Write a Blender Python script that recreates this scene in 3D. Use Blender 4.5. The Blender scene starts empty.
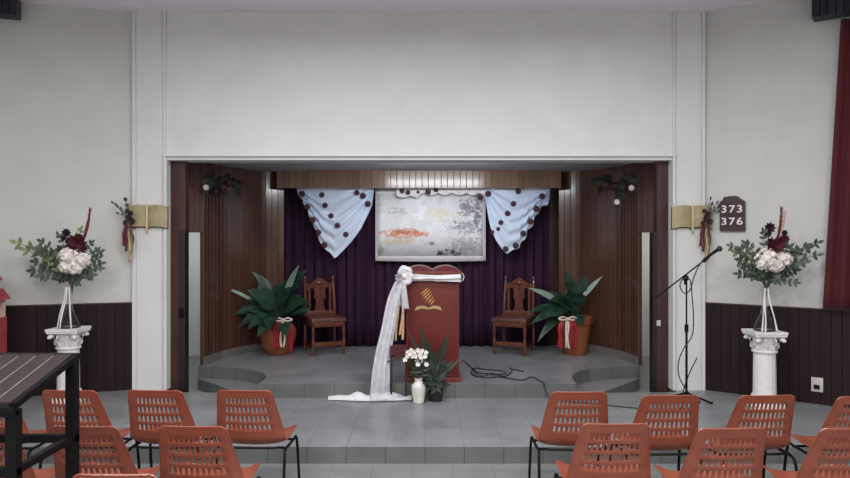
import bpy, bmesh, math, random
from mathutils import Vector, Matrix, Quaternion
R = random.Random(7)
PI = math.pi
C = bpy.context.scene.collection
F = 680.0; CX = 425.0; CY = 237.0; H = 1.9
Z1 = .14; Z2 = .293

def P(x, y, Y):
    """a point of the place at distance Y from the camera that falls on pixel x, y"""
    return Vector(((x-CX)*Y/F, Y, H-(y-CY)*Y/F))
def FL(x, y, z):
    Y = F*(H-z)/(y-CY)
    return Vector(((x-CX)*Y/F, Y, z))
def lin(c):
    c = c/255.0
    return c/12.92 if c <= .04045 else ((c+.055)/1.055)**2.4
def rgb(r, g, b): return (lin(r), lin(g), lin(b), 1)

# ------------------------------------------------------------------ materials
class NT:
    def __init__(s, name):
        s.m = bpy.data.materials.new(name); s.m.use_nodes = True
        s.t = s.m.node_tree; s.b = s.t.nodes['Principled BSDF']
    def n(s, typ, **kw):
        nd = s.t.nodes.new(typ)
        for k, v in kw.items(): setattr(nd, k, v)
        return nd
    def l(s, a, b): s.t.links.new(a, b)
    def setin(s, nd, i, v):
        if hasattr(v, 'links') or hasattr(v, 'is_linked'): s.l(v, nd.inputs[i])
        else: nd.inputs[i].default_value = v
    def math(s, op, a, b=None, clamp=False):
        nd = s.n('ShaderNodeMath', operation=op); nd.use_clamp = clamp
        s.setin(nd, 0, a)
        if b is not None: s.setin(nd, 1, b)
        return nd.outputs[0]
    def mix(s, fac, a, b):
        nd = s.n('ShaderNodeMix', data_type='RGBA')
        s.setin(nd, 0, fac); s.setin(nd, 6, a); s.setin(nd, 7, b)
        return nd.outputs[2]
    def coords(s, which='Object', scale=(1, 1, 1), loc=(0, 0, 0), rot=(0, 0, 0)):
        tc = s.n('ShaderNodeTexCoord'); mp = s.n('ShaderNodeMapping')
        mp.inputs['Scale'].default_value = scale; mp.inputs['Location'].default_value = loc; mp.inputs['Rotation'].default_value = rot
        s.l(tc.outputs[which], mp.inputs[0]); return mp.outputs[0]
    def noise(s, vec, scale=5, detail=4, rough=.5):
        nd = s.n('ShaderNodeTexNoise'); nd.inputs['Scale'].default_value = scale
        nd.inputs['Detail'].default_value = detail; nd.inputs['Roughness'].default_value = rough
        if vec is not None: s.l(vec, nd.inputs['Vector'])
        return nd.outputs['Fac']
    def ramp(s, fac, stops):
        nd = s.n('ShaderNodeValToRGB'); cr = nd.color_ramp
        while len(cr.elements) < len(stops): cr.elements.new(.5)
        for e, (p, c) in zip(cr.elements, stops): e.position = p; e.color = c
        s.l(fac, nd.inputs[0]); return nd.outputs[0]
    def bump(s, h, strength=.3, dist=.01):
        nd = s.n('ShaderNodeBump'); nd.inputs['Strength'].default_value = strength; nd.inputs['Distance'].default_value = dist
        s.l(h, nd.inputs['Height']); s.l(nd.outputs[0], s.b.inputs['Normal'])

def mat(name, c1, c2=None, rough=.6, scale=20, stretch=(1, 1, 1), bump=0, metal=0, coat=0, spec=.5, sheen=0, trans=0, sub=0):
    t = NT(name); b = t.b
    b.inputs['Roughness'].default_value = rough; b.inputs['Metallic'].default_value = metal
    b.inputs['Coat Weight'].default_value = coat; b.inputs['Specular IOR Level'].default_value = spec
    b.inputs['Sheen Weight'].default_value = sheen; b.inputs['Transmission Weight'].default_value = trans
    v = t.coords('Object', stretch); f = t.noise(v, scale)
    if c2 is None: c2 = tuple(x*.85 for x in c1[:3])+(1,)
    t.l(t.ramp(f, [(.32, c2), (.68, c1)]), b.inputs['Base Color'])
    if bump: t.bump(f, bump, .005)
    return t.m

def plank_mat(name, c1, c2, rough=.3, width=.1, coat=.3):
    t = NT(name); b = t.b; b.inputs['Specular IOR Level'].default_value = .5 if coat > .2 else .25
    uv = t.coords('UV'); sep = t.n('ShaderNodeSeparateXYZ'); t.l(uv, sep.inputs[0])
    idx = t.math('FLOOR', t.math('DIVIDE', sep.outputs[0], width))
    wn = t.n('ShaderNodeTexWhiteNoise', noise_dimensions='1D'); t.l(idx, wn.inputs['W'])
    g = t.coords('UV', (38, 1.3, 1)); nz = t.noise(g, 1.6, 6, .6)
    f = t.math('ADD', t.math('MULTIPLY', nz, .75), t.math('MULTIPLY', wn.outputs[0], .32))
    t.l(t.ramp(f, [(.28, c2), (.78, c1)]), b.inputs['Base Color'])
    b.inputs['Roughness'].default_value = rough; b.inputs['Coat Weight'].default_value = coat
    b.inputs['Coat Roughness'].default_value = .1
    t.bump(nz, .06, .004)
    return t.m

def tile_mat(name, c1, c2, mortar, riser=False, rough=.35, size=.33, off=(0, 0, 0)):
    t = NT(name); b = t.b
    v = t.coords('Object', (1, 1, 1), off)
    if riser:
        sp = t.n('ShaderNodeSeparateXYZ'); t.l(v, sp.inputs[0])
        cb = t.n('ShaderNodeCombineXYZ'); t.l(sp.outputs[0], cb.inputs[0]); cb.inputs[1].default_value = .16
        vb = cb.outputs[0]
    else: vb = v
    br = t.n('ShaderNodeTexBrick'); br.offset = 0; br.squash = 1
    t.l(vb, br.inputs['Vector'])
    br.inputs['Scale'].default_value = 1; br.inputs['Brick Width'].default_value = size; br.inputs['Row Height'].default_value = size
    br.inputs['Mortar Size'].default_value = .004 if riser else .0025; br.inputs['Mortar Smooth'].default_value = .3
    n1 = t.noise(v, 2.3, 5, .6); n2 = t.noise(v, 60, 3, .6)
    f = t.math('ADD', t.math('MULTIPLY', n1, .7), t.math('MULTIPLY', n2, .3))
    base = t.ramp(f, [(.34, c2), (.66, c1)])
    t.l(t.mix(br.outputs['Fac'], base, mortar), b.inputs['Base Color'])
    t.l(t.math('ADD', t.math('MULTIPLY', n1, .25), rough-.12), b.inputs['Roughness'])
    return t.m

M = {}
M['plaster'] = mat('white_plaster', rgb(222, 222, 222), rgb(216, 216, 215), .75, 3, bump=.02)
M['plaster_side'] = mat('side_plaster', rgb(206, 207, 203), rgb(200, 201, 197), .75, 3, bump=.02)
M['ceiling'] = mat('ceiling_paint', rgb(242, 234, 246), rgb(236, 228, 240), .8, 2)
M['soffit'] = mat('soffit_paint', rgb(176, 178, 182), rgb(165, 167, 170), .7, 2)
M['wood_wall'] = plank_mat('varnished_planks', rgb(90, 61, 48), rgb(64, 42, 35), .22)
M['wood_beam'] = plank_mat('beam_planks', rgb(124, 96, 76), rgb(92, 70, 55), .25, .09)
M['wainscot'] = plank_mat('dark_wainscot', rgb(37, 20, 23), rgb(30, 16, 19), .55, .1, 0)
M['dark_frame'] = mat('dark_door_frame', rgb(36, 22, 21), rgb(24, 15, 15), .4, 8, (6, 6, .5))
M['brown_post'] = mat('brown_post_wood', rgb(76, 45, 40), rgb(56, 32, 29), .35, 6, (8, 8, .5))
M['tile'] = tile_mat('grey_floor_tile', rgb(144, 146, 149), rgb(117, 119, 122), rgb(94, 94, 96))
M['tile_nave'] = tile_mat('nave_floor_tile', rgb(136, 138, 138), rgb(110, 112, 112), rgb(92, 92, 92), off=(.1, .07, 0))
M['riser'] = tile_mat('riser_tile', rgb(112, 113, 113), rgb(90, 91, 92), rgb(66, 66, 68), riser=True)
M['skirt'] = mat('skirting_tile', rgb(120, 116, 112), rgb(98, 95, 92), .4, 8)
M['curtain_purple'] = mat('purple_velvet', rgb(58, 33, 58), rgb(43, 25, 45), .9, 5, (20, 20, 1), spec=.2)
M['curtain_red'] = mat('red_curtain', rgb(90, 20, 29), rgb(76, 16, 24), .85, 5, (20, 20, 1), sheen=.05)
M['pelmet'] = plank_mat('dark_pelmet', rgb(48, 46, 60), rgb(24, 22, 32), .5, .07, .1)
M['gold_book'] = mat('gold_paint', rgb(174, 160, 126), rgb(158, 143, 108), .55, 12)
M['book_cover'] = mat('book_cover_brown', rgb(90, 62, 48), rgb(66, 44, 36), .6)
M['cream'] = mat('cream_ribbon', rgb(222, 205, 160), rgb(200, 182, 138), .5)
M['orange'] = mat('orange_plastic', rgb(144, 76, 56), rgb(132, 66, 49), .34, 9, spec=.6)
M['black_metal'] = mat('black_painted_steel', rgb(13, 11, 12), rgb(8, 7, 8), .5, 15, spec=.18)
M['desk_wood'] = mat('dark_slat_wood', rgb(44, 31, 31), rgb(29, 20, 21), .65, 5, (14, 1.5, 14))
M['slat_gap'] = mat('pale_seam', rgb(140, 128, 126), rgb(112, 100, 98), .6)
M['pulpit'] = mat('pulpit_wood', rgb(108, 38, 31), rgb(92, 32, 27), .45, 30, (6, 6, 1), spec=.35)
M['pulpit_trim'] = mat('pulpit_trim_wood', rgb(128, 56, 42), rgb(98, 40, 31), .42, 10)
M['maroon'] = mat('maroon_velvet', rgb(112, 42, 54), rgb(92, 34, 44), .85, 40, sheen=.3)
M['gold_line'] = mat('gold_inlay', rgb(226, 178, 92), rgb(206, 156, 76), .4, 12)
M['gold_dull'] = mat('olive_gold_inlay', rgb(190, 166, 112), rgb(165, 140, 90), .45, 12)
M['white_cloth'] = mat('white_satin', rgb(226, 226, 228), rgb(214, 214, 218), .55, 8, sheen=.2)
M['tulle'] = mat('grey_white_tulle', rgb(205, 205, 210), rgb(182, 182, 190), .6, 14)
M['grey_ribbon'] = mat('grey_ribbon', rgb(170, 166, 170), rgb(130, 126, 132), .5, 20)
M['gold_ribbon'] = mat('gold_ribbon', rgb(214, 178, 138), rgb(182, 142, 102), .4, 20)
M['swag'] = mat('blue_white_swag', rgb(222, 234, 254), rgb(210, 224, 246), .7, 5)
M['rose_dark'] = mat('burgundy_rose', rgb(90, 46, 64), rgb(56, 30, 44), .7, 60)
M['lace'] = mat('white_lace', rgb(232, 230, 232), rgb(214, 212, 216), .7, 80, bump=.2)
M['chair_wood'] = mat('carved_chair_wood', rgb(108, 56, 40), rgb(78, 38, 29), .35, 8, (5, 5, 1), coat=.2)
M['leather'] = mat('studded_leather', rgb(104, 62, 56), rgb(74, 42, 40), .4, 25)
M['brass'] = mat('brass_studs', rgb(190, 160, 110), rgb(150, 120, 80), .35, 20, metal=.7)
M['terracotta'] = mat('terracotta', rgb(158, 92, 60), rgb(128, 70, 46), .5, 6)
M['soil'] = mat('potting_soil', rgb(52, 38, 30), rgb(34, 26, 20), .95, 60)
M['red_ribbon'] = mat('red_ribbon', rgb(176, 34, 50), rgb(142, 22, 38), .45, 20)
M['white_ribbon'] = mat('white_ribbon', rgb(230, 214, 204), rgb(206, 190, 180), .45, 20)
M['leaf'] = mat('glossy_leaf', rgb(44, 74, 58), rgb(22, 44, 34), .38, 9)
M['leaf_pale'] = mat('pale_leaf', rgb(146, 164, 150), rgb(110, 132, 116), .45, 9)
M['leaf_dark'] = mat('dark_leaf', rgb(44, 58, 42), rgb(24, 36, 26), .55, 14)
M['euc'] = mat('eucalyptus_leaf', rgb(88, 104, 86), rgb(46, 66, 52), .55, 10)
M['euc_light'] = mat('fresh_leaf', rgb(130, 144, 96), rgb(94, 114, 74), .55, 10)
M['petal_white'] = mat('white_petal', rgb(242, 236, 230), rgb(232, 222, 216), .7, 30)
M['petal_dark'] = mat('wine_petal', rgb(104, 34, 46), rgb(62, 22, 34), .7, 30)
M['petal_black'] = mat('plum_petal', rgb(58, 30, 40), rgb(36, 20, 28), .7, 30)
M['stem'] = mat('green_stem', rgb(70, 78, 54), rgb(48, 56, 38), .6, 20)
M['twig'] = mat('grey_twig', rgb(120, 112, 110), rgb(90, 84, 84), .7, 20)
M['spike'] = mat('wine_plume', rgb(118, 40, 48), rgb(84, 28, 38), .8, 40)
M['pampas'] = mat('pale_plume', rgb(206, 186, 172), rgb(180, 160, 148), .9, 40)
M['plaster_white'] = mat('pedestal_plaster', rgb(232, 230, 230), rgb(220, 218, 218), .6, 25, bump=.05)
M['ceramic'] = mat('white_ceramic', rgb(226, 226, 216), rgb(208, 208, 200), .3, 8)
M['pot_black'] = mat('black_pot', rgb(40, 38, 38), rgb(28, 26, 27), .5, 8)
M['board'] = mat('hymn_board_wood', rgb(60, 32, 36), rgb(44, 24, 28), .45, 8, (5, 5, 1))
M['digit'] = mat('white_digit', rgb(236, 232, 232), rgb(226, 222, 222), .6)
M['plate'] = mat('white_switch_plate', rgb(206, 200, 198), rgb(192, 187, 186), .4)
M['cable'] = mat('black_rubber', rgb(24, 22, 24), rgb(15, 14, 16), .5)
M['grille'] = mat('mic_grille_steel', rgb(74, 72, 74), rgb(40, 39, 41), .4, 300, metal=.6)
M['house_red'] = mat('red_paint', rgb(160, 62, 68), rgb(138, 50, 56), .55, 8)
M['house_cream'] = mat('cream_paint', rgb(208, 178, 164), rgb(190, 158, 146), .6, 8)
M['table_dark'] = mat('dark_table_wood', rgb(62, 36, 34), rgb(42, 25, 24), .4, 8, (4, 4, 1))
M['burgundy'] = mat('burgundy_cloth', rgb(86, 32, 42), rgb(62, 24, 32), .85, 30)
def glass(name, col):
    t = NT(name); t.b.inputs['Base Color'].default_value = col
    t.b.inputs['Transmission Weight'].default_value = 1; t.b.inputs['Roughness'].default_value = .03; t.b.inputs['IOR'].default_value = 1.3
    return t.m
M['glass'] = glass('clear_glass', (.93, .9, .91, 1))

# ------------------------------------------------------------------ mesh collector
class MB:
    def __init__(s): s.v = []; s.f = []; s.uv = {}; s.mi = []
    def add(s, vs, fs, uvs=None, mi=0):
        o = len(s.v); s.v += [tuple(v) for v in vs]
        for f in fs: s.f.append([i+o for i in f]); s.mi.append(mi)
        if uvs:
            for i, u in enumerate(uvs): s.uv[o+i] = u
        return o
    def box(s, a, b, bev=0, rot=None, mi=0):
        a = Vector(a); b = Vector(b)
        if bev:
            bm = bmesh.new(); bmesh.ops.create_cube(bm, size=1)
            for v in bm.verts: v.co = Vector([(a[i]+b[i])/2+v.co[i]*(b[i]-a[i]) for i in range(3)])
            bmesh.ops.bevel(bm, geom=bm.edges[:], offset=bev, segments=2, affect='EDGES', profile=.6)
            vs = [v.co.copy() for v in bm.verts]; bm.verts.index_update(); fs = [[v.index for v in f.verts] for f in bm.faces]; bm.free()
        else:
            vs = [Vector((x, y, z)) for x in (a[0], b[0]) for y in (a[1], b[1]) for z in (a[2], b[2])]
            fs = [(0, 1, 3, 2), (4, 6, 7, 5), (0, 4, 5, 1), (2, 3, 7, 6), (0, 2, 6, 4), (1, 5, 7, 3)]
        if rot is not None: vs = [rot @ v for v in vs]
        s.add(vs, fs, mi=mi); return s
    def tube(s, pts, r, n=8, closed=False):
        pts = [Vector(p) for p in pts]; m = len(pts); rr = r if isinstance(r, (list, tuple)) else [r]*m
        vs = []; prev = None
        for i, p in enumerate(pts):
            if closed: t = pts[(i+1) % m]-pts[i-1]
            else: t = pts[min(i+1, m-1)]-pts[max(i-1, 0)]
            if t.length < 1e-9: t = Vector((0, 0, 1))
            t.normalize()
            if prev is None:
                a = t.orthogonal().normalized()
            else:
                a = prev-t*prev.dot(t)
                a = a.normalized() if a.length > 1e-6 else t.orthogonal().normalized()
            prev = a; b = t.cross(a)
            for k in range(n):
                an = 2*PI*k/n; vs.append(p+(a*math.cos(an)+b*math.sin(an))*rr[i])
        fs = []
        for i in range(m if closed else m-1):
            j = (i+1) % m
            for k in range(n): fs.append((i*n+k, i*n+(k+1) % n, j*n+(k+1) % n, j*n+k))
        if not closed: fs += [tuple(range(n-1, -1, -1)), tuple((m-1)*n+k for k in range(n))]
        s.add(vs, fs); return s
    def lathe(s, prof, c=(0, 0, 0), n=24, flute=0, fn=0, caps=True):
        c = Vector(c); vs = []; fs = []
        for r, z in prof:
            for k in range(n):
                a = 2*PI*k/n; q = r*(1-flute*(.5+.5*math.cos(a*fn))) if flute else r
                vs.append(c+Vector((q*math.cos(a), q*math.sin(a), z)))
        for i in range(len(prof)-1):
            for k in range(n): fs.append((i*n+k, i*n+(k+1) % n, (i+1)*n+(k+1) % n, (i+1)*n+k))
        if caps: fs += [tuple(range(n-1, -1, -1)), tuple((len(prof)-1)*n+k for k in range(n))]
        s.add(vs, fs); return s
    def ball(s, c, r, n=10, sq=(1, 1, 1)):
        c = Vector(c); m = n//2+1; vs = []; fs = []
        for i in range(m+1):
            t = PI*i/m
            for k in range(n):
                a = 2*PI*k/n; vs.append(c+Vector((r*sq[0]*math.sin(t)*math.cos(a), r*sq[1]*math.sin(t)*math.sin(a), r*sq[2]*math.cos(t))))
        for i in range(m):
            for k in range(n): fs.append((i*n+k, (i+1)*n+k, (i+1)*n+(k+1) % n, i*n+(k+1) % n))
        s.add(vs, fs); return s
    def prism(s, poly, a, b, axis='z', mi_side=0):
        n = len(poly)
        def pt(p, h): return Vector((p[0], p[1], h)) if axis == 'z' else Vector((p[0], h, p[1]))
        vs = [pt(p, a) for p in poly]+[pt(p, b) for p in poly]
        s.add(vs, [tuple(range(n-1, -1, -1)), tuple(range(n, 2*n))], mi=0)
        o = len(s.v)-2*n
        for i in range(n):
            s.f.append([o+i, o+(i+1) % n, o+n+(i+1) % n, o+n+i]); s.mi.append(mi_side)
        return s
    def grid(s, nu, nv, fn, skip=None):
        vs = [fn(i/(nu-1), j/(nv-1)) for j in range(nv) for i in range(nu)]
        fs = [(j*nu+i, j*nu+i+1, (j+1)*nu+i+1, (j+1)*nu+i) for j in range(nv-1) for i in range(nu-1) if not (skip and skip(i, j))]
        s.add(vs, fs); return s
    def leaf(s, base, d, nrm, L, W, droop=.2, n=5, fold=.25, shape=.8, gz=0):
        base = Vector(base); d = Vector(d).normalized(); side = d.cross(Vector(nrm))
        if side.length < 1e-4: side = d.orthogonal()
        side.normalize(); up = side.cross(d).normalized(); vs = []; fs = []
        for i in range(n+1):
            t = i/n; w = W*.5*(math.sin(PI*t**shape)+.02)
            c = base+d*(L*t)-up*(droop*L*t*t)-Vector((0, 0, gz*L*t*t))
            vs += [c-side*w+up*w*fold, c, c+side*w+up*w*fold]
        for i in range(n):
            a = 3*i; fs += [(a, a+1, a+4, a+3), (a+1, a+2, a+5, a+4)]
        s.add(vs, fs); return s
    def strip(s, pts, w, side, wave=0, nw=4):
        """a ribbon along pts, w wide along the vector side"""
        side = Vector(side).normalized(); vs = []; fs = []; m = len(pts); ws = w if isinstance(w, (list, tuple)) else [w]*m
        for i, p in enumerate(pts):
            p = Vector(p)
            for k in range(nw+1):
                u = k/nw-.5; vs.append(p+side*(u*ws[i])+Vector((0, -1, 0))*wave*math.sin(u*9+i*.7))
        for i in range(m-1):
            for k in range(nw): fs.append((i*(nw+1)+k, i*(nw+1)+k+1, (i+1)*(nw+1)+k+1, (i+1)*(nw+1)+k))
        s.add(vs, fs); return s
    def build(s, name, m, parent=None, smooth=True, thick=0, label=None, sharp=40, subs=0):
        me = bpy.data.meshes.new(name); me.from_pydata(s.v, [], s.f); me.update()
        for x in (m if isinstance(m, (list, tuple)) else [m]): me.materials.append(M[x])
        for p, k in zip(me.polygons, s.mi): p.material_index = k; p.use_smooth = smooth
        if s.uv:
            ul = me.uv_layers.new(name='UVMap')
            for lp in me.loops: ul.data[lp.index].uv = s.uv.get(lp.vertex_index, (0, 0))
        if not thick or True:
            bm = bmesh.new(); bm.from_mesh(me)
            bmesh.ops.recalc_face_normals(bm, faces=bm.faces[:]); bm.to_mesh(me); bm.free()
        if smooth: me.set_sharp_from_angle(angle=math.radians(sharp))
        o = bpy.data.objects.new(name, me); C.objects.link(o)
        if parent is not None: o.parent = parent
        if thick:
            md = o.modifiers.new('thickness', 'SOLIDIFY'); md.thickness = thick; md.offset = 0
        if subs:
            md = o.modifiers.new('smooth', 'SUBSURF'); md.levels = subs; md.render_levels = subs
        if label: o['label'] = label
        return o

def tag(o, label, cat, group=None):
    o['label'] = label; o['category'] = cat
    if group: o['group'] = group
    return o
def thing(name, label, cat, loc=(0, 0, 0), rz=0, group=None):
    o = bpy.data.objects.new(name, None); C.objects.link(o); o.empty_display_size = .1
    o.location = loc; o.rotation_euler = (0, 0, rz); return tag(o, label, cat, group)
def struct(name, mb, m, smooth=False, parent=None):
    o = mb.build(name, m, parent, smooth)
    if parent is None: o['kind'] = 'structure'
    return o
def dup(root, loc, rz, label, group=None):
    r = root.copy(); C.objects.link(r); r.location = loc; r.rotation_euler = (0, 0, rz); r['label'] = label
    if group: r['group'] = group
    for ch in list(root.children):
        c = ch.copy(); C.objects.link(c); c.parent = r
        for g in list(ch.children):
            d = g.copy(); C.objects.link(d); d.parent = c
    return r
def smoothpath(pts, n=6):
    """Catmull-Rom through pts"""
    pts = [Vector(p) for p in pts]; out = []
    for i in range(len(pts)-1):
        p0 = pts[max(i-1, 0)]; p1 = pts[i]; p2 = pts[i+1]; p3 = pts[min(i+2, len(pts)-1)]
        for k in range(n):
            t = k/n
            out.append(.5*((2*p1)+(p2-p0)*t+(2*p0-5*p1+4*p2-p3)*t*t+(3*p1-p0-3*p2+p3)*t**3))
    out.append(pts[-1]); return out
def arclen(path):
    s = [0]
    for a, b in zip(path, path[1:]): s.append(s[-1]+(b-a).length)
    return s
def planks(mb, path, z0, z1, width=.1, thick=.06, groove=.008, side=1):
    """a wall of vertical boards along a plan path; side=1 puts the back on the left of the walk"""
    path = [Vector((p[0], p[1], 0)) for p in path]; sl = arclen(path); L = sl[-1]
    def at(d):
        d = min(max(d, 0), L)
        for i in range(len(path)-1):
            if d <= sl[i+1]+1e-9:
                t = (d-sl[i])/max(sl[i+1]-sl[i], 1e-9); p = path[i].lerp(path[i+1], t); u = (path[i+1]-path[i]).normalized(); break
        return p, Vector((-u.y, u.x, 0))*side
    n = max(1, round(L/width)); w = L/n; rows = []
    for i in range(n):
        g = min(.005, w*.1)
        rows += [(i*w, groove), (i*w+g, 0), ((i+.5)*w, 0), ((i+1)*w-g, 0)]
    rows.append((L, groove))
    vs = []; uv = []
    for d, off in rows:
        p, nn = at(d); q = p+nn*off
        vs += [Vector((q.x, q.y, z0)), Vector((q.x, q.y, z1))]; uv += [(d, z0), (d, z1)]
    m = len(rows)
    for d, off in rows:
        p, nn = at(d); q = p+nn*thick
        vs += [Vector((q.x, q.y, z0)), Vector((q.x, q.y, z1))]; uv += [(d, z0), (d, z1)]
    fs = []
    for i in range(m-1):
        a = 2*i; b = 2*m+2*i
        fs += [(a, a+2, a+3, a+1), (b, b+1, b+3, b+2), (a+1, a+3, b+3, b+1), (a, b, b+2, a+2)]
    fs += [(0, 1, 2*m+1, 2*m), (2*m-2, 4*m-2, 4*m-1, 2*m-1)]
    mb.add(vs, fs, uv); return mb

# ================================================================== THE ROOM
YW = 7.83                                   # plane of the chancel wall
OL, OR_, OT = -2.975, 2.845, 2.786          # opening
PLX, PRX = -3.36, 3.215                     # outer edges of the pilasters
LW0, LW1 = Vector((PLX, YW+.03)), Vector((-5.35, 7.22))
RW0, RW1 = Vector((PRX, YW+.03)), Vector((5.35, 6.28))
CZ = 4.49

b = MB(); b.box((-6, -3.2, -.1), (6, 11.6, 0)); struct('floor', b, 'tile_nave')
# raised platform with a sunk bay by each side door
b = MB()
out = [(-5.32, 5.70), (5.32, 5.70), (5.32, 8.15), (2.86, 8.15), (2.86, 7.72), (1.98, 7.68), (2.2, 7.93), (2.66, 8.45), (2.66, 10.2),
       (-2.83, 10.2), (-2.83, 8.47), (-2.4, 8.0), (-2.12, 7.68), (-2.99, 7.72), (-2.99, 8.15), (-5.32, 8.15)]
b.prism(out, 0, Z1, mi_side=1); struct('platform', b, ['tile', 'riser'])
arcL = [(-2.78, 8.47, 0), (-2.5, 8.41, 0), (-2.19, 8.28, 0), (-1.95, 8.07, 0), (-1.84, 7.86, 0), (-1.81, 7.64, 0), (-1.83, 7.43, 0)]
arcR = [(1.66, 7.43, 0), (1.67, 7.64, 0), (1.70, 7.86, 0), (1.80, 8.07, 0), (2.01, 8.28, 0), (2.40, 8.43, 0), (2.68, 8.47, 0)]
po = [(p.x, p.y) for p in smoothpath(arcL, 5)]+[(p.x, p.y) for p in smoothpath(arcR, 5)]+[(2.655, 10.19), (-2.825, 10.19), (-2.825, 8.475)]
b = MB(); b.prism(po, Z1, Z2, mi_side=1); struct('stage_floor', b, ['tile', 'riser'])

# chancel wall above the opening, pilasters beside it
b = MB(); b.box((OL-.02, YW, OT), (OR_+.02, YW+.3, CZ)); struct('wall_front', b, 'plaster')
def pilaster(name, x0, x1, cap):
    m = MB(); w = x1-x0; pr = [(x0, YW+.32), (x0, YW-.03)]
    for k in range(5):                                     # five vertical grooves
        c = x0+w*(k+.5)/5
        if k in (0, 4): pr += [(c-.012, YW-.03), (c, YW-.012), (c+.012, YW-.03)]
    pr += [(x1, YW-.03), (x1, YW+.32)]
    m.prism(pr, Z1, CZ); struct(name, m, 'plaster')
pilaster('trim_1', PLX, OL, 0); pilaster('trim_2', OR_, PRX, 0)
b = MB(); b.box((OL-.012, YW-.04, Z1), (OL+.012, YW-.028, OT)); b.box((OL-.05, YW-.04, Z1), (OL-.04, YW-.028, OT+.05)); b.box((OL-.05, YW-.04, OT+.04), (OR_+.05, YW-.0, OT+.05)); b.box((OR_+.04, YW-.04, Z1), (OR_+.05, YW-.028, OT+.05)); struct('trim_3', b, 'plaster')

def sidewall(name, wname, a, c, sgn):
    d = (c-a).normalized(); nn = Vector((-d.y, d.x))*sgn              # away from the nave
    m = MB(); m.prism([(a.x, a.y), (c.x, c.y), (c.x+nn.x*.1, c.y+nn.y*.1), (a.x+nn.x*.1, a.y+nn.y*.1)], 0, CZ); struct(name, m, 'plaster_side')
    off = -nn*.022
    m = MB(); planks(m, [a+off, c+off], Z1, 1.135, .1, .021, .004, sgn)
    e = -nn*.03
    m2 = MB(); m2.prism([(a.x+e.x, a.y+e.y), (c.x+e.x, c.y+e.y), (c.x, c.y), (a.x, a.y)], 1.135, 1.15)
    struct(wname, m, 'wainscot'); struct('trim_'+('6' if sgn < 0 else '7'), m2, 'brown_post')
sidewall('wall_left', 'trim_4', LW0, LW1, -1)
sidewall('wall_right', 'trim_5', RW0, RW1, 1)
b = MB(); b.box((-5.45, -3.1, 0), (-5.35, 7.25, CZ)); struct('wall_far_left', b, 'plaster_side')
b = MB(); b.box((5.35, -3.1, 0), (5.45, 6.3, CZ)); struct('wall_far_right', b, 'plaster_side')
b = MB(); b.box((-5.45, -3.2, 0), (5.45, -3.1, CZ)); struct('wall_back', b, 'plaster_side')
b = MB(); b.box((-5.5, -3.2, CZ), (5.5, 8.2, CZ+.1)); struct('ceiling', b, 'ceiling')

# ---------------------------------------------------------------- chancel behind the opening
WL = [(-3.0, 8.06, 0), (-2.88, 8.24, 0), (-2.765, 8.5, 0), (-2.69, 8.95, 0), (-2.54, 9.3, 0), (-2.34, 9.58, 0), (-2.15, 9.74, 0), (-2.03, 9.81, 0)]
WR = [(2.90, 8.06, 0), (2.79, 8.24, 0), (2.665, 8.5, 0), (2.60, 8.95, 0), (2.45, 9.3, 0), (2.25, 9.58, 0), (2.06, 9.74, 0), (1.93, 9.82, 0)]
DZ = 1.955
for nm, W_, s in (('wall_chancel_left', WL, 1), ('wall_chancel_right', WR, -1)):
    lower = [Vector(p) for p in smoothpath(W_[2:], 6)]; upper = [Vector(p) for p in smoothpath(W_, 6)]
    m = MB(); planks(m, lower, Z2, 2.85, .09, .05, .008, s); planks(m, [Vector(p) for p in W_[:3]], DZ, 2.85, .09, .05, .008, s)
    struct(nm, m, 'wood_wall', smooth=False)
    m = MB(); off = [Vector((p.x+(.014 if s > 0 else -.014), p.y-.004, 0)) for p in lower]
    planks(m, off, Z2, Z2+.105, .33, .013, .0, s)
    struct('baseboard_left' if s > 0 else 'baseboard_right', m, 'skirt')
b = MB(); b.box((-3.2, 7.95, 0), (-2.885, 8.05, 2.85)); b.box((-2.885, 7.95, DZ+.02), (-2.80, 8.05, 2.85)); struct('wall_post_left', b, 'brown_post')
b = MB(); b.box((2.71, 7.95, 0), (3.1, 8.05, 2.85)); struct('wall_post_right', b, 'brown_post')
b = MB(); b.box((-2.884, 7.94, 0), (-2.80, 8.06, DZ+.02)); o = struct('door_1', b, 'dark_frame')
m = MB(); m.box((-2.872, 7.925, .95), (-2.812, 7.94, 1.07), .004); m.tube([(-2.842, 7.93, 1.02), (-2.842, 7.9, 1.02), (-2.842, 7.89, 1.02)], .013); m.build('door_lock', 'black_metal', o)
b = MB(); b.box((2.66, 7.94, 0), (2.709, 8.06, DZ)); struct('door_2', b, 'dark_frame')
b = MB(); b.box((-2.7, 10.12, Z1), (2.62, 10.2, 2.9)); struct('wall_chancel_back', b, 'brown_post')
b = MB(); b.box((-3.3, 7.95, 2.84), (3.3, 10.2, 2.9)); struct('ceiling_chancel', b, 'soffit')
# side rooms glimpsed through the doorways
for nm, s in (('left', -1), ('right', 1)):
    x0 = -2.9 if s < 0 else 2.84
    m = MB(); xa, xb = sorted((x0, s*5.2)); m.box((xa+.0, 10.85, 0), (xb, 10.95, 2.6)); struct('wall_side_room_'+nm, m, 'plaster')
    m = MB(); m.box((xa, 8.3, 2.5), (xb, 10.85, 2.6)); struct('ceiling_side_room_'+nm, m, 'plaster')
    m = MB(); xo = s*5.2; m.box((min(xo, xo+.1*s), 8.1, 0), (max(xo, xo+.1*s), 10.95, 2.6)); struct('wall_side_room_outer_'+nm, m, 'plaster')
    m = MB(); xi = -2.84 if s < 0 else 2.745; m.box((xi, 8.75, 0), (xi+.03, 10.85, 2.6)); struct('wall_side_room_inner_'+nm, m, 'plaster')

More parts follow.
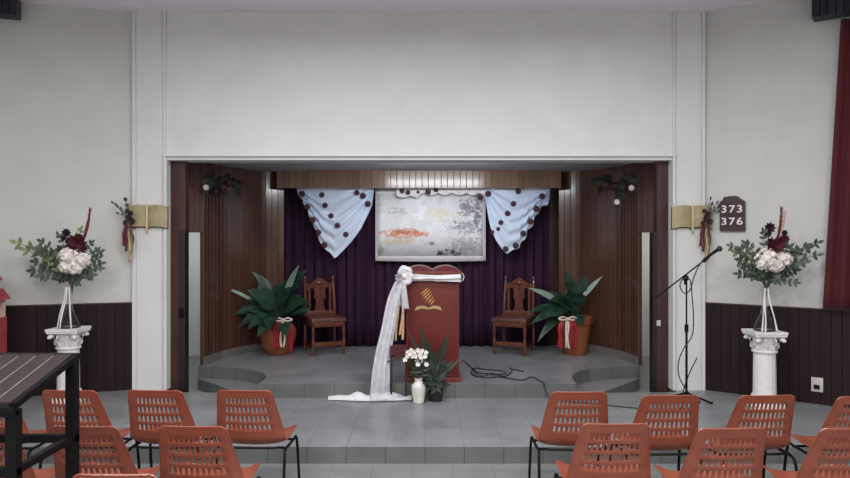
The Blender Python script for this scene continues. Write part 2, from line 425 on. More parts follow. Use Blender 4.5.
# beam of boards over the curtain
m = MB(); planks(m, [(-2.10, 9.62), (1.93, 9.62)], 2.592, 2.84, .09, .08, .006, 1)
tag(m.build('valance_board', 'wood_beam', smooth=False), 'wide board pelmet of vertical varnished planks over the purple curtain', 'pelmet')

# backdrop curtain
def curtain(name, x0, x1, Y, z0, z1, folds, amp, matn, label, gather=None, tilt=0):
    m = MB(); n = folds*10
    def fn(u, v):
        x = x0+(x1-x0)*u; z = z0+(z1-z0)*v
        ph = 2*PI*folds*u+.5*math.sin(7*u*PI)
        return Vector((x, Y-amp*(math.sin(ph)+.35*math.sin(2.3*ph+1))*(1-.25*v), z))
    m.grid(n, 8, fn); o = m.build(name, matn, thick=.004)
    return tag(o, label, 'curtain')
curtain('backdrop_curtain', -2.06, 1.83, 9.98, Z2+.01, 2.75, 26, .035, 'curtain_purple', 'floor-length dark purple curtain hanging behind the pulpit')

# ---------------------------------------------------------------- banner, lace and swags
YB = 9.86
ban = thing('banner', 'white-bordered banner with a pale printed picture hanging over the purple curtain', 'banner', (.08, YB, 1.554))
m = MB()
def bf(u, v): return Vector((-.80+1.60*u+(.0), .008*math.sin(u*9)-.002, 1.06*v+.012*(1-v)*math.sin(u*PI)*-1))
m.grid(24, 12, bf); m.build('canvas', 'lace', ban, thick=.006)
def art():
    t = NT('printed_picture'); v = t.coords('Object'); sp = t.n('ShaderNodeSeparateXYZ'); t.l(v, sp.inputs[0])
    X, Zc = sp.outputs[0], sp.outputs[2]
    n1 = t.noise(v, 5, 8, .7); n2 = t.noise(t.coords('Object', (1, 1, 2.2), (3, 1, 2)), 9, 8, .75); n3 = t.noise(t.coords('Object', (1, 1, 1), (9, 2, 5)), 16, 6, .7)
    def blob(cx, cz, rx, rz, nz=n2, soft=2.5, jit=1.3):
        d = t.math('ADD', t.math('POWER', t.math('ABSOLUTE', t.math('DIVIDE', t.math('SUBTRACT', X, cx), rx)), 2.0),
                   t.math('POWER', t.math('ABSOLUTE', t.math('DIVIDE', t.math('SUBTRACT', Zc, cz), rz)), 2.0))
        k = t.math('ADD', t.math('SUBTRACT', 1.0, d), t.math('MULTIPLY', t.math('SUBTRACT', nz, .5), jit*5.5))
        return t.math('MULTIPLY', k, soft*.45, clamp=True)
    col = t.ramp(n1, [(.30, rgb(206, 198, 178)), (.45, rgb(226, 226, 230)), (.62, rgb(236, 238, 244)), (.75, rgb(214, 216, 228))])
    col = t.mix(blob(-.40, .40, .34, .08), col, rgb(214, 142, 104))
    col = t.mix(t.math('MULTIPLY', blob(-.35, .42, .22, .04, n3), .8), col, rgb(196, 104, 70))
    col = t.mix(t.math('MULTIPLY', blob(-.45, .28, .30, .06), .55), col, rgb(206, 186, 128))
    col = t.mix(t.math('MULTIPLY', blob(.12, .68, .22, .10), .5), col, rgb(214, 204, 140))
    col = t.mix(t.math('MULTIPLY', blob(.52, .76, .13, .16), .85), col, rgb(120, 108, 116))
    col = t.mix(t.math('MULTIPLY', blob(.68, .66, .07, .30, n3), .85), col, rgb(78, 80, 96))
    col = t.mix(t.math('MULTIPLY', blob(.52, .50, .24, .10, n3), .7), col, rgb(112, 122, 138))
    col = t.mix(t.math('MULTIPLY', blob(.50, .22, .24, .12, n3), .55), col, rgb(140, 138, 148))
    col = t.mix(t.math('MULTIPLY', blob(.24, .115, .20, .05, n3), .95), col, rgb(58, 52, 60))
    col = t.mix(t.math('MULTIPLY', blob(-.44, .72, .16, .06, n3, jit=2.2), .5), col, rgb(150, 152, 150))
    col = t.mix(t.math('MULTIPLY', blob(-.72, .14, .05, .10, n3), .6), col, rgb(140, 132, 84))
    col = t.mix(t.math('MULTIPLY', blob(-.14, .78, .07, .24, n1), .7), col, rgb(244, 246, 250))
    n4 = t.noise(t.coords('Object', (1.6, 1, 2.6), (5, 3, 8), (0, .6, 0)), 7, 5, .65)
    line = t.math('SUBTRACT', 1.0, t.math('MULTIPLY', t.math('ABSOLUTE', t.math('SUBTRACT', n4, .5)), 42.0), clamp=True)
    col = t.mix(t.math('MULTIPLY', t.math('MULTIPLY', line, blob(.48, .42, .34, .45, n1)), .75), col, rgb(92, 88, 96))
    line2 = t.math('SUBTRACT', 1.0, t.math('MULTIPLY', t.math('ABSOLUTE', t.math('SUBTRACT', n4, .44)), 50.0), clamp=True)
    col = t.mix(t.math('MULTIPLY', t.math('MULTIPLY', line2, blob(-.2, .4, .6, .42, n1)), .45), col, rgb(160, 150, 128))
    col = t.mix(t.math('MULTIPLY', blob(.05, .25, .10, .03, n3), .8), col, rgb(120, 104, 60))
    t.l(col, t.b.inputs['Base Color']); t.b.inputs['Roughness'].default_value = .5; return t.m
M['art'] = art()
m = MB()
m.grid(24, 4, lambda u, v: Vector((-.765+1.525*u, .008*math.sin((u*.95+.025)*9)-.012, .075+.90*v))); m.build('printed_picture', 'art', ban, thick=.002)

def rosette(mb, c, r, up=(0, 0, 1)):
    c = Vector(c)
    for ring, (rr, k) in enumerate(((1, 7), (.62, 5))):
        for i in range(k):
            a = 2*PI*i/k+ring*.5
            mb.ball(c+Vector((math.cos(a)*r*rr*.6, -.006*ring, math.sin(a)*r*rr*.6)), r*.45*(1 if ring == 0 else .8), 6, (1, .3, 1))
    mb.ball(c+Vector((0, -.014, 0)), r*.3, 6, (1, .5, 1))

def swag(name, label, topa, topb, edge, roses, fold_from, Y):
    """edge: pixel outline below, walked from topa to topb"""
    root = thing(name, label, 'swag', P((topa[0]+topb[0])/2, 188, Y), group='white swags beside the banner'); O = root.location
    e = [P(x, y, Y) for x, y in edge]; sl = arclen(e); L = sl[-1]
    def bot(u):
        d = u*L
        for i in range(len(e)-1):
            if d <= sl[i+1]+1e-9: return e[i].lerp(e[i+1], (d-sl[i])/max(sl[i+1]-sl[i], 1e-9))
        return e[-1]
    ta, tb = P(topa[0], topa[1], Y), P(topb[0], topb[1], Y)
    m = MB()
    def fn(u, v):
        t = ta.lerp(tb, u); q = t.lerp(bot(u), v); w = math.sin(PI*min(1, v*1.0))*.6+.4
        ff = u if fold_from > 0 else 1-u
        q.y += -.03-.03*math.sin(2*PI*(v*5.5+ff*1.2))*w*(1-.5*ff)-.05*math.sin(PI*v)*math.sin(PI*u)
        return q-O
    m.grid(46, 46, fn); m.build('cloth', 'swag', root, thick=.004)
    for (x, y, r) in roses:
        mm = MB(); c = P(x, y, Y-.05)-O; near = sorted(m.v, key=lambda q: (q[0]-c.x)**2+(q[2]-c.z)**2)[:25]; c.y = min(q[1] for q in near)-.004; rosette(mm, c, r); mm.build('rose', 'rose_dark', root)
    return root
YS = 9.80
swag('curtain_swag', 'white scalloped swag with burgundy roses left of the banner', (297, 187), (374, 187),
     [(297, 188), (299, 197), (303, 199), (304, 206), (308, 208), (309, 217), (313, 220), (314, 228), (318, 231), (319, 240), (322, 245), (326, 250), (331, 253), (335, 259),
      (340, 254), (347, 247), (354, 239), (361, 229), (367, 217), (372, 206), (374, 190)],
     [(302.5, 194, .045), (307.5, 207, .045), (313, 220, .045), (318.5, 232.5, .045), (324.5, 245, .045), (322, 195, .04), (325.5, 205.5, .04), (331.5, 216, .04), (338, 225.5, .04), (346, 234.5, .04),
      (357, 193, .04), (363, 196, .045), (368, 204, .045)], 1, YS)
swag('curtain_swag', 'white scalloped swag with burgundy roses right of the banner', (483, 187), (550, 187),
     [(483, 188), (485, 198), (487, 210), (489, 222), (491, 230), (496, 241), (501, 248), (504, 252), (507, 254), (511, 251), (514, 249), (519, 249), (520, 242), (526, 239), (527, 230), (533, 226), (534, 217), (539, 213), (541, 206), (547, 206), (549, 200), (550, 188)],
     [(505.5, 249, .042), (515.5, 245.5, .045), (523, 233.5, .045), (530, 221.5, .045), (536, 209, .045), (541.5, 196.5, .045), (518, 191.5, .042), (513, 204, .042), (507, 213.5, .042), (500.5, 222.5, .038), (498, 229, .03), (488, 194, .045), (492, 232, .03)], -1, YS)
lace = thing('lace_trim', 'scalloped white lace strip with dark roses along the top of the banner', 'lace', P(442, 188, 9.775)); O = lace.location
m = MB()
def lf(u, v):
    x = 396+91*u; dp = 6+2.5*abs(math.sin(PI*u*6.5))+ (2.5 if u < .25 else 0)
    return P(x, 187+dp*v, 9.775-.012*math.sin(u*60)*v)-O
m.grid(80, 6, lf); m.build('cloth', 'lace', lace, thick=.003)
for x, y, r in ((402, 191, .036), (408, 192.5, .036), (418, 192, .022), (428, 192, .042), (436, 190, .034), (480, 197.5, .04)):
    mm = MB(); rosette(mm, P(x, y, 9.757)-O, r); mm.build('rose', 'rose_dark', lace)

# ---------------------------------------------------------------- carved chairs on the stage (they face the nave, -Y)
def carved_chair():
    t = thing('carved_chair', 'carved wooden chair with leather seat standing left of the pulpit', 'chair', group='carved chairs on the stage')
    w = .235
    def turned(x, y, z0, z1, r=.022):
        m = MB(); h = z1-z0; pr = []
        for k in range(13):
            q = k/12; pr.append((r*(1+.28*math.sin(q*PI*6)*math.sin(q*PI)), z0+h*q))
        m.lathe(pr, (x, y, 0), 10); return m
    for x in (-w+.02, w-.02): turned(x, -.215, 0, .43).build('leg', 'chair_wood', t)
    for x in (-w+.02, w-.02):                              # back legs run up into the posts
        m = MB(); m.tube([(x, .25, 0), (x, .215, .42), (x*.97, .235, .75), (x*.95, .275, .98)], [.02, .023, .021, .019], 8)
        m.build('leg', 'chair_wood', t)
        m = MB(); m.lathe([(.012, .97), (.024, .985), (.016, 1.0), (.022, 1.015), (.017, 1.04), (.004, 1.058)], (x*.95, .277, 0), 10); m.build('finial', 'chair_wood', t)
    m = MB(); m.box((-w, -.235, .385), (w, -.205, .45), .006); m.box((-w, .2, .385), (w, .23, .45), .006)
    m.box((-w, -.235, .385), (-w+.03, .23, .45), .006); m.box((w-.03, -.235, .385), (w, .23, .45), .006); m.build('seat_frame', 'chair_wood', t)
    m = MB(); m.box((-w-.012, -.25, .45), (w+.012, .21, .505), .022); s = m.build('seat', 'leather', t)
    m = MB()
    for k in range(15): m.ball((-w+2*w*k/14, -.252, .462), .008, 6)
    m.build('studs', 'brass', s)
    m = MB(); m.box((-w+.03, -.225, .12), (w-.03, -.2, .18), .006); m.build('stretcher', 'chair_wood', t)
    for x in (-w+.02, w-.02):
        m = MB(); m.box((x-.011, -.21, .09), (x+.011, .23, .125), .004); m.build('stretcher', 'chair_wood', t)
    # back panel: arched crest, splat, lower rail
    def zy(z): return .215+.06*max(0, (z-.42)/.56)
    m = MB(); n = 18; vs = []
    pr = []
    for k in range(n+1):
        x = -.205+.41*k/n; q = abs(x)/.205
        pr.append((x, .955+.075*(math.cos(min(1, q*1.5)*PI)+1)/2-(.012 if .6 < q < .8 else 0)))
    pr = pr[::-1]+[(-.205, .86), (-.12, .885), (0, .90), (.12, .885), (.205, .86)]
    m.prism(pr, .252, .282, 'y'); m.build('crest_rail', 'chair_wood', t)
    m = MB(); m.ball((0, .25, .955), .035, 10, (1.2, .35, .8)); 
    for sx in (-1, 1): m.tube([(sx*.04, .25, .95), (sx*.08, .249, .945), (sx*.12, .25, .925), (sx*.15, .25, .935)], [.012, .011, .009, .005], 6)
    m.build('carving', 'chair_wood', t)
    sp = [(-.085, .52), (-.085, .56), (-.06, .62), (-.055, .70), (-.085, .76), (-.075, .83), (-.09, .90)]
    m = MB(); m.prism([(a, c) for a, c in sp]+[(-a, c) for a, c in sp[::-1]], .238, .258, 'y'); m.build('splat', 'chair_wood', t)
    for sx in (-1, 1):
        m = MB(); m.box((sx*.15-.016, .24, .52), (sx*.15+.016, .256, .9)); m.build('slat', 'chair_wood', t)
    m = MB(); m.box((-.205, .215, .50), (.205, .245, .56), .006); m.build('lower_rail', 'chair_wood', t)
    return t
cc = carved_chair(); cc.location = (-1.40, 9.46, Z2); cc.rotation_euler = (0, 0, math.radians(24))
dup(cc, (1.235, 9.44, Z2), math.radians(-24), 'carved wooden chair with leather seat standing right of the pulpit')

# ---------------------------------------------------------------- potted plants
def bow_ribbon(parent, O, x0, x1, y0, y1, Yf, seed):
    rr = random.Random(seed); n = 6
    for k in range(n):
        xx = x0+(x1-x0)*(k+.5)/n+rr.uniform(-.8, .8); L = y1-rr.uniform(0, 7)
        pts = smoothpath([P((x0+x1)/2+(xx-(x0+x1)/2)*.45, y0, Yf), P(xx, y0+8, Yf-.02), P(xx+rr.uniform(-1.5, 1.5), (y0+L)/2+4, Yf-.01), P(xx+rr.uniform(-1, 1), L, Yf)], 4)
        m = MB(); m.strip([p-O for p in pts], .034 if k not in (2, 3) else .026, (1, 0, 0), .004)
        white = k in (2, 3); m.build('ribbon', 'white_ribbon' if white else 'red_ribbon', parent, thick=.002, label='cream ribbon tail' if white else 'red ribbon tail')
    m = MB(); c = P((x0+x1)/2, y0, Yf-.015)-O
    for sx in (-1, 1):
        m.tube(smoothpath([c, c+Vector((sx*.06, -.02, .03)), c+Vector((sx*.12, -.01, .005)), c+Vector((sx*.06, -.015, -.012)), c], 4), .011, 6)
    m.ball(c, .022, 8); m.build('bow', 'white_ribbon', parent, label='cream bow')

def potted(label, px, Y, potw, poth, prof, leaves, rib, seed):
    O = Vector(((px-CX)*Y/F, Y, Z2)); t = thing('potted_plant', label, 'plant', O)
    rr = random.Random(seed)
    m = MB(); r = potw/2; m.lathe([(r*a, poth*c) for a, c in prof], n=32); p = m.build('pot', 'terracotta', t)
    m = MB(); m.lathe([(r*prof[-2][0]*.97, poth*.93), (r*.3, poth*.95)], n=24); m.build('soil', 'soil', p)
    md = MB(); mp = MB()
    for (dx, dz, L, W, pale, dy) in leaves:
        d = Vector((dx, dy, dz)).normalized(); base = Vector((rr.uniform(-.05, .05), rr.uniform(-.05, .05), poth*.95))
        st = base+d*L*.42+Vector((0, 0, .04))
        m = mp if pale else md
        md.tube([base, base.lerp(st, .5)+Vector((0, 0, .02)), st], .006, 5)
        m.leaf(st, d+Vector((0, 0, -.12)), (0, -.75, .65), L*.78, W, .05, 8, .15, .72, .15 if pale else rr.uniform(.25, .6))
    md.build('leaves', 'leaf', t)
    if mp.v: mp.build('leaves', 'leaf_pale', t, label='pale grey-green leaves')
    bow_ribbon(t, O, *rib, seed)
    return t
rr = random.Random(3)
lv = []
for k in range(42):
    a = rr.uniform(-1.5, 1.35); L = rr.uniform(.40, .66)*(1 if abs(a) < .8 else .8); lv.append((math.sin(a)*1.0, math.cos(a)+.32, L*1.08, rr.uniform(.14, .21), False, rr.uniform(-.7, .1)))
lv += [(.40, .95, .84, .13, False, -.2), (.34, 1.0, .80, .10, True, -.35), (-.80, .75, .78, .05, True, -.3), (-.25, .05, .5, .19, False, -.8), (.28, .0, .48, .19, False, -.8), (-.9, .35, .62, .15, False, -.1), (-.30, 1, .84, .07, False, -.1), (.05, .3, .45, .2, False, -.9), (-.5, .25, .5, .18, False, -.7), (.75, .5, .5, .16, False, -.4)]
potted('leafy green plant in terracotta urn with red and cream ribbons, left of the stage', 278, 9.36, .50, .46,
       [(.55, 0), (.62, .02), (.84, .25), (.98, .5), (1.0, .66), (.92, .82), (.74, .92), (.78, .97), (.80, 1), (.70, 1), (.66, .9)], lv, (272.5, 294, 320, 353, 9.08), 11)
rr = random.Random(9); lv = []
for k in range(24):
    a = rr.uniform(-1.4, .8); L = rr.uniform(.30, .50); lv.append((math.sin(a), math.cos(a)+.25, L*1.08, rr.uniform(.12, .18), False, rr.uniform(-.7, .1)))
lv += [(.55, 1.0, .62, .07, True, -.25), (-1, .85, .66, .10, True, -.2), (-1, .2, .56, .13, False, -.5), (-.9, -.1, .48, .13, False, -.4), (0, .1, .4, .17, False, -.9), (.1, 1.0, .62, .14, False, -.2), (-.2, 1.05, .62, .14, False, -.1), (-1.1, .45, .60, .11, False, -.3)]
potted('leafy green plant in wide terracotta pot with red and cream ribbons, right of the stage', 574.5, 9.36, .50, .52,
       [(.60, 0), (.64, .02), (.74, .3), (.84, .55), (.9, .78), (.9, .8), (1.0, .82), (1.0, .98), (.96, 1), (.84, 1), (.82, .85)], lv, (557.5, 577.5, 319, 352, 9.1), 12)

# ---------------------------------------------------------------- pulpit
YP = 7.55
pul = thing('pulpit', 'red-brown wooden pulpit with a gold flame and book emblem, at centre stage', 'pulpit', (.085, YP, Z2))
O = Vector(pul.location)
m = MB(); m.box((-.295, 0, .04), (.295, .46, 1.19), .008); m.build('body', 'pulpit', pul)
m = MB(); m.box((-.315, -.02, 0), (.315, .48, .05), .008); m.build('base', 'pulpit_trim', pul)
m = MB(); m.box((-.32, -.025, 1.19), (.32, .485, 1.225), .008); m.build('top', 'pulpit_trim', pul)
m = MB(); pr = [(-.30, 1.225)]
for k in range(25):
    x = -.30+.60*k/24; pr.append((x, 1.235+.05*abs(math.sin(PI*(k/24)*2))**.8))
pr.append((.30, 1.225)); m.prism(pr[::-1], .04, .40, 'y'); m.build('cushion', 'maroon', pul, label='maroon double-humped cushion')
# emblem: flame of slanted strokes over an open book
em = MB()
def emb(px, py): q = P(px, py, YP-.001)-O; return (q.x, q.z)
for l0, l1 in (((420.4, 294.6), (428.6, 287.6)), ((421.6, 297.0), (430.4, 288.8)), ((423.0, 299.6), (431.6, 291.0)), ((425.2, 301.8), (432.0, 294.0)), ((428.0, 303.4), (433.8, 296.6)), ((430.2, 305.0), (434.6, 299.6))):
    q0 = Vector(emb(*l0)); q1 = Vector(emb(*l1)); dd = (q1-q0).normalized(); pp = Vector((-dd.y, dd.x))*.0052
    em.prism([q0, q0.lerp(q1, .35)-pp, q0.lerp(q1, .8)-pp*.8, q1, q0.lerp(q1, .7)+pp*.8, q0.lerp(q1, .3)+pp], -.006, .002, 'y')
em.build('emblem_flame', 'gold_line', pul, smooth=False, label='gold flame strokes')
em = MB()
L = [(414.6, 310.6), (416.6, 306.6), (423, 305.6), (428, 307.4), (428, 309.6), (422.5, 308.2)]
em.prism([emb(*p) for p in L], -.006, .002, 'y')
em.prism([emb(856.8-x, y) for x, y in L], -.006, .002, 'y')
em.build('emblem_book', 'gold_dull', pul, smooth=False, label='dull gold open book')
for zz in (1.10,):
    m = MB(); m.box((-.285, -.008, .075), (-.275, .002, 1.16)); m.box((.275, -.008, .075), (.285, .002, 1.16)); m.box((-.285, -.008, .065), (.285, .002, .075)); m.build('panel_moulding', 'pulpit_trim', pul, smooth=False)

# white cloth swathed round the pulpit top, knotted at the left, falling to the floor
YK = 7.44
dr = thing('pulpit_drape', 'long white cloth knotted at the pulpit corner and trailing onto the floor', 'drape', P(380, 399, 7.33)); O = Vector(dr.location)
m = MB()
def band(u, v):
    x = 407+54*u; top = 273.5+1.2*math.sin(PI*u)+.6*u; bo = 281.5-.8*math.sin(PI*u)
    if u > .5: bo += .6
    q = P(x, top+(bo-top)*v, 7.49); q.y += -.018*math.sin(PI*v)-.008*math.sin(v*11+u*3); return q-O
m.grid(30, 10, band); m.build('front_band', 'white_cloth', dr, thick=.006)
m = MB(); e = P(461, 277, 7.5)-O
m.grid(8, 8, lambda u, v: e+Vector((.012+.02*math.sin(PI*v), .28*u-.02, .045-.09*v))); m.build('side_band', 'white_cloth', dr, thick=.006)
m = MB(); rk = random.Random(5); c = P(404.5, 276.5, YK)-O
for k in range(8):
    a = 2*PI*k/8+rk.uniform(-.3, .3); d = Vector((math.cos(a)*.8, -.35, math.sin(a)*1.0)); L_ = rk.uniform(.06, .10)
    p2 = d.cross(Vector((0, 1, 0))).normalized()
    m.tube(smoothpath([c, c+d*L_*.7+p2*.03, c+d*L_, c+d*L_*.7-p2*.03, c], 4), [.014]+[.029]*15+[.014], 7)
m.ball(c+Vector((0, -.03, 0)), .035, 10); m.build('rosette_bow', 'white_cloth', dr)
m = MB(); c = P(399, 277, YK-.06)-O
for k in range(7):
    a = 2*PI*k/7; m.leaf(c, (math.cos(a), -.35, math.sin(a)), (0, -1, 0), .055, .035, -.2, 4)
m.build('ribbon_flower', 'grey_ribbon', dr, thick=.002, label='grey ribbon flower on the knot')
for x0, x1, y1 in ((400, 397, 306), (404, 405.5, 309)):
    m = MB(); m.strip([p-O for p in smoothpath([P(x0, 282, YK-.05), P((x0+x1)/2-.5, 292, YK-.06), P(x1, y1, YK-.05)], 6)], [.03+.0045*i for i in range(13)], (1, 0, 0), .006); m.build('ribbon_tail', 'tulle', dr, thick=.002)
for x0, x1, y1 in ((399, 395.5, 341), (402, 402.5, 340), (404, 400, 335)):
    m = MB(); m.strip([p-O for p in smoothpath([P(x0, 290, YK-.04), P((x0+x1)/2+.8, 312, YK-.05), P(x1+.6, 330, YK-.04), P(x1, y1, YK-.04)], 5)], .024, (1, .2, 0), .003); m.build('gold_tail', 'gold_ribbon', dr, thick=.002, label='narrow gold ribbon tail')
m = MB()
cl = smoothpath([P(400, 281, 7.40), P(393.5, 300, 7.37), P(388, 330, 7.35), P(383, 355, 7.33), P(380.5, 380, 7.31), FL(380, 399, Z1+.012)], 8)
ww = [.10, .135, .15, .17, .195, .22]
def fall(u, v):
    i = v*(len(cl)-1); k = min(int(i), len(cl)-2); p = cl[k].lerp(cl[k+1], i-k); j = v*5; a = min(int(j), 4); w = ww[a]+(ww[a+1]-ww[a])*(j-a)
    q = p+Vector(((u-.5)*w, 0, 0)); q.y += -.022*math.sin(u*10+v*1.5)*(.4+.6*v)
    return q-O
m.grid(32, 40, fall); m.build('falling_length', 'tulle', dr, thick=.004)
m = MB()
def pool1(u, v):
    x = 381-53*u; y = 397.0+.8*math.sin(u*5)+v*(4.0-1.0*u)+1.5*u; q = FL(x, y, Z1); q.z = Z1+.008+math.sin(PI*v)*((.04+.02*abs(math.sin(u*9+v*2)))*(1-.55*u)+.035*math.exp(-((u-.45)/.13)**2)); return q-O
m.grid(40, 10, pool1); m.build('left_trail', 'white_cloth', dr, thick=.006)
m = MB()
def pool2(u, v):
    x = 371+41*u; y = 397.2+1.2*u+v*(5.2-2.6*u); q = FL(x, y, Z1); q.z = Z1+.010+math.sin(PI*v)**.7*(.085*(1-.75*u)+.018*math.sin(u*11+v*5)); return q-O
m.grid(36, 12, pool2); m.build('right_trail', 'tulle', dr, thick=.006)

# little dark stand behind the falling cloth
st = thing('side_table', 'small dark stand with burgundy cloth between white drape and pulpit', 'stand', (-.285, 7.36, Z1)); 
m = MB(); m.box((-.09, -.05, .555), (.09, .05, .575), .004); m.build('top', 'table_dark', st)
m = MB()
def sk(u, v):
    a = u*2*PI; x = max(-.088, min(.088, .12*math.cos(a))); y = max(-.05, min(.05, .1*math.sin(a))); z = .588-.14*v*(.85+.15*math.sin(a*7)) ; s = 1+.06*v
    return Vector((x*s, y*s, z))
m.grid(48, 6, sk); m.box((-.09, -.052, .575), (.09, .052, .588), .003); m.build('cloth', 'burgundy', st)
for x, y in ((-.078, -.035), (.078, -.035), (-.078, .035), (.078, .035)):
    m = MB(); m.box((x-.009, y-.009, 0), (x+.009, y+.009, .555)); m.build('leg', 'table_dark', st)
m = MB(); m.tube([(-.12, -.05, .42), (0, -.05, .455), (.12, -.05, .45)], .009, 6); m.build('brace', 'table_dark', st)

# broad-leaved plant and white vase on the platform in front of the pulpit
O = Vector((.115, 7.32, Z1)); pl = thing('potted_plant', 'dark broad-leaved plant in a black pot standing before the pulpit', 'plant', O)
m = MB(); m.lathe([(.07, 0), (.095, .2), (.1, .2), (.1, .215), (.085, .215), (.085, .18)], n=20); m.build('pot', 'pot_black', pl)
m = MB(); rk = random.Random(21)
for px, py, W in ((408, 331, .045), (420, 325, .06), (447.5, 333, .06), (441, 346, .05), (435, 352, .05), (413, 342, .05), (428, 340, .05), (446, 362, .05), (410, 360, .05)):
    tip = P(px, py, 7.30-rk.uniform(0, .1)); base = O+Vector((rk.uniform(-.04, .04), rk.uniform(-.03, .03), .2)); d = tip-base
    m.tube([base-O, (base+d*.35)-O], .005, 5); m.leaf(base+d*.3-O, d, (0, -1, .2), d.length*.72, W, .04, 7, .35)
for k in range(70):
    a = rk.uniform(-1.15, .8); d = Vector((math.sin(a), rk.uniform(-.5, .2), math.cos(a)*.9)); L_ = rk.uniform(.10, .27)
    m.leaf((rk.uniform(-.07, .07), rk.uniform(-.05, .03), .2+rk.uniform(-.03, .08)), d, (0, -1, .3), L_, .045, .35, 5)
for k in range(34):
    a = rk.uniform(-1, 1); m.leaf((rk.uniform(-.09, .1), -.07, .2), (a, -.5, rk.uniform(-.5, .2)), (0, -1, .3), rk.uniform(.08, .17), .035, .3, 4)
m.build('leaves', 'leaf_dark', pl)
O = Vector((-.068, 7.22, Z1)); vs = thing('vase', 'white ribbed ceramic vase on the floor before the pulpit', 'vase', O)
m = MB(); m.lathe([(.050, 0), (.058, .006), (.066, .06), (.074, .13), (.078, .165), (.070, .195), (.046, .215), (.038, .235), (.046, .26), (.052, .268), (.045, .268), (.034, .235), (.04, .2)], n=40, flute=.05, fn=14); m.build('body', 'ceramic', vs)
fb = thing('flower_bunch', 'small white daisies with dark greenery in the white vase', 'flowers', O+Vector((0, 0, .27)))
O2 = O+Vector((0, 0, .27)); m = MB(); g = MB(); rk = random.Random(8)
spots = [(408, 352), (411, 350), (414, 352), (418, 350), (422, 350.5), (426, 352), (407, 356), (412, 356), (416, 356), (421, 357), (425, 356), (405, 359.5), (417, 360), (423, 361), (426.5, 364), (418, 364), (410, 353.5), (420, 353.5)]
for x, y in spots:
    c = P(x, y, 7.22+rk.uniform(-.1, .03))-O2; m = MB()
    for k in range(8):
        a = 2*PI*k/8+rk.random(); m.leaf(c, (math.cos(a), -.4, math.sin(a)), (0, -1, 0), .032, .022, -.1, 3, .1)
    m.ball(c, .011, 6); m.build('daisy', 'petal_white', fb)
    g.tube([(c.x*.15, 0, -.05), (c.x*.6, c.y*.5, c.z*.6), c], .003, 5)
for k in range(46):
    a = rk.uniform(-1.5, 1.5); g.leaf((rk.uniform(-.05, .05), rk.uniform(-.05, .03), rk.uniform(0, .12)), (math.sin(a), rk.uniform(-.6, .3), math.cos(a)*.6+.1), (0, -1, .4), rk.uniform(.06, .13), .032, .2, 4)
g.build('greenery', 'leaf_dark', fb)

# ---------------------------------------------------------------- pedestals with vases and bouquets
def pedestal(loc, label):
    t = thing('pedestal', label, 'pedestal', loc, group='white column pedestals')
    m = MB(); m.box((-.16, -.16, 0), (.16, .16, .05), .006); m.lathe([(.15, .05), (.155, .07), (.145, .09), (.125, .1), (.13, .115), (.12, .13)], n=32); m.build('base', 'plaster_white', t)
    m = MB(); m.lathe([(.112, .13), (.110, .35), (.106, .575)], n=96, flute=.025, fn=16); m.build('shaft', 'plaster_white', t)
    m = MB(); m.lathe([(.118, .565), (.126, .575), (.126, .585), (.112, .595), (.112, .64), (.125, .68), (.155, .715), (.19, .735)], n=32)
    for k in range(8):                                     # acanthus leaves
        a = 2*PI*k/8; d = Vector((math.cos(a), math.sin(a), 0))
        m.leaf(d*.112+Vector((0, 0, .597)), d*.25+Vector((0, 0, 1)), d, .085, .085, -.28, 6)
        a += PI/8; d = Vector((math.cos(a), math.sin(a), 0))
        m.leaf(d*.115+Vector((0, 0, .63)), d*.45+Vector((0, 0, 1)), d, .09, .075, -.3, 6); m.ball(d*.17+Vector((0, 0, .705)), .016, 6)
    for sx in (-1, 1):
        for sy in (-1, 1): m.ball((sx*.155, sy*.155, .712), .036, 10, (1, 1, .8)); m.ball((sx*.17, sy*.17, .712), .022, 8)
    ab = []
    for i in range(4):                                     # abacus with hollow sides
        a = PI/4+i*PI/2; nx = PI/4+(i+1)*PI/2
        p = Vector((math.cos(a), math.sin(a)))*.30; q = Vector((math.cos(nx), math.sin(nx)))*.30
        dd = (q-p).normalized()
        for k in range(8):
            u = .05+.9*k/7; c = p.lerp(q, u); mid = ((p+q)/2).normalized(); c = c-mid*.018*math.sin(PI*u); ab.append((c.x, c.y))
    m.prism(ab, .742, .765); m.prism([(x*1.05, y*1.05) for x, y in ab], .765, .79)
    def sc_(v): k = 1-.23*max(0, min(1, (v[2]-.62)/.1)); return (v[0]*k, v[1]*k, v[2])
    m.v = [sc_(v) for v in m.v]; m.build('capital', 'plaster_white', t); return t
LP = Vector(((68.5-CX)*7.28/F, 7.28, Z1)); RP = Vector(((764.5-CX)*7.05/F, 7.05, Z1))
pd = pedestal(LP, 'white classical column pedestal against the left wall')
dup(pd, RP, 0, 'white classical column pedestal against the right wall')
PT = .79
def glassvase(loc, label, lean):
    t = thing('vase', label, 'vase', loc, group='clear glass flask vases')
    m = MB(); m.lathe([(.105, 0), (.112, .012), (.106, .05), (.085, .10), (.048, .16), (.030, .22), (.026, .30), (.028, .40), (.036, .45), (.031, .45), (.023, .39), (.021, .30), (.025, .22), (.043, .162), (.08, .1), (.106, .05), (.108, .016), (.01, .012)], n=32, caps=False); m.build('flask', 'glass', t)
    for dx, dy in ((-.075, -.085), (.075, -.09), (-.03+lean, -.12)):
        m = MB(); m.strip(smoothpath([(dx*.2, -.045, .44), (dx*.4, -.055, .3), (dx*.75, dy*.8-.02, .14), (dx, dy-.02, .004)], 5), .017, (1, 0, 0), .002, 2); m.build('ribbon', 'white_cloth', t, thick=.0015)
    return t
glassvase(LP+Vector((.01, 0, PT)), 'clear glass flask vase with white ribbons on left pedestal', 0)
glassvase(RP+Vector((0, 0, PT)), 'clear glass flask vase with white ribbons on right pedestal', -.03)

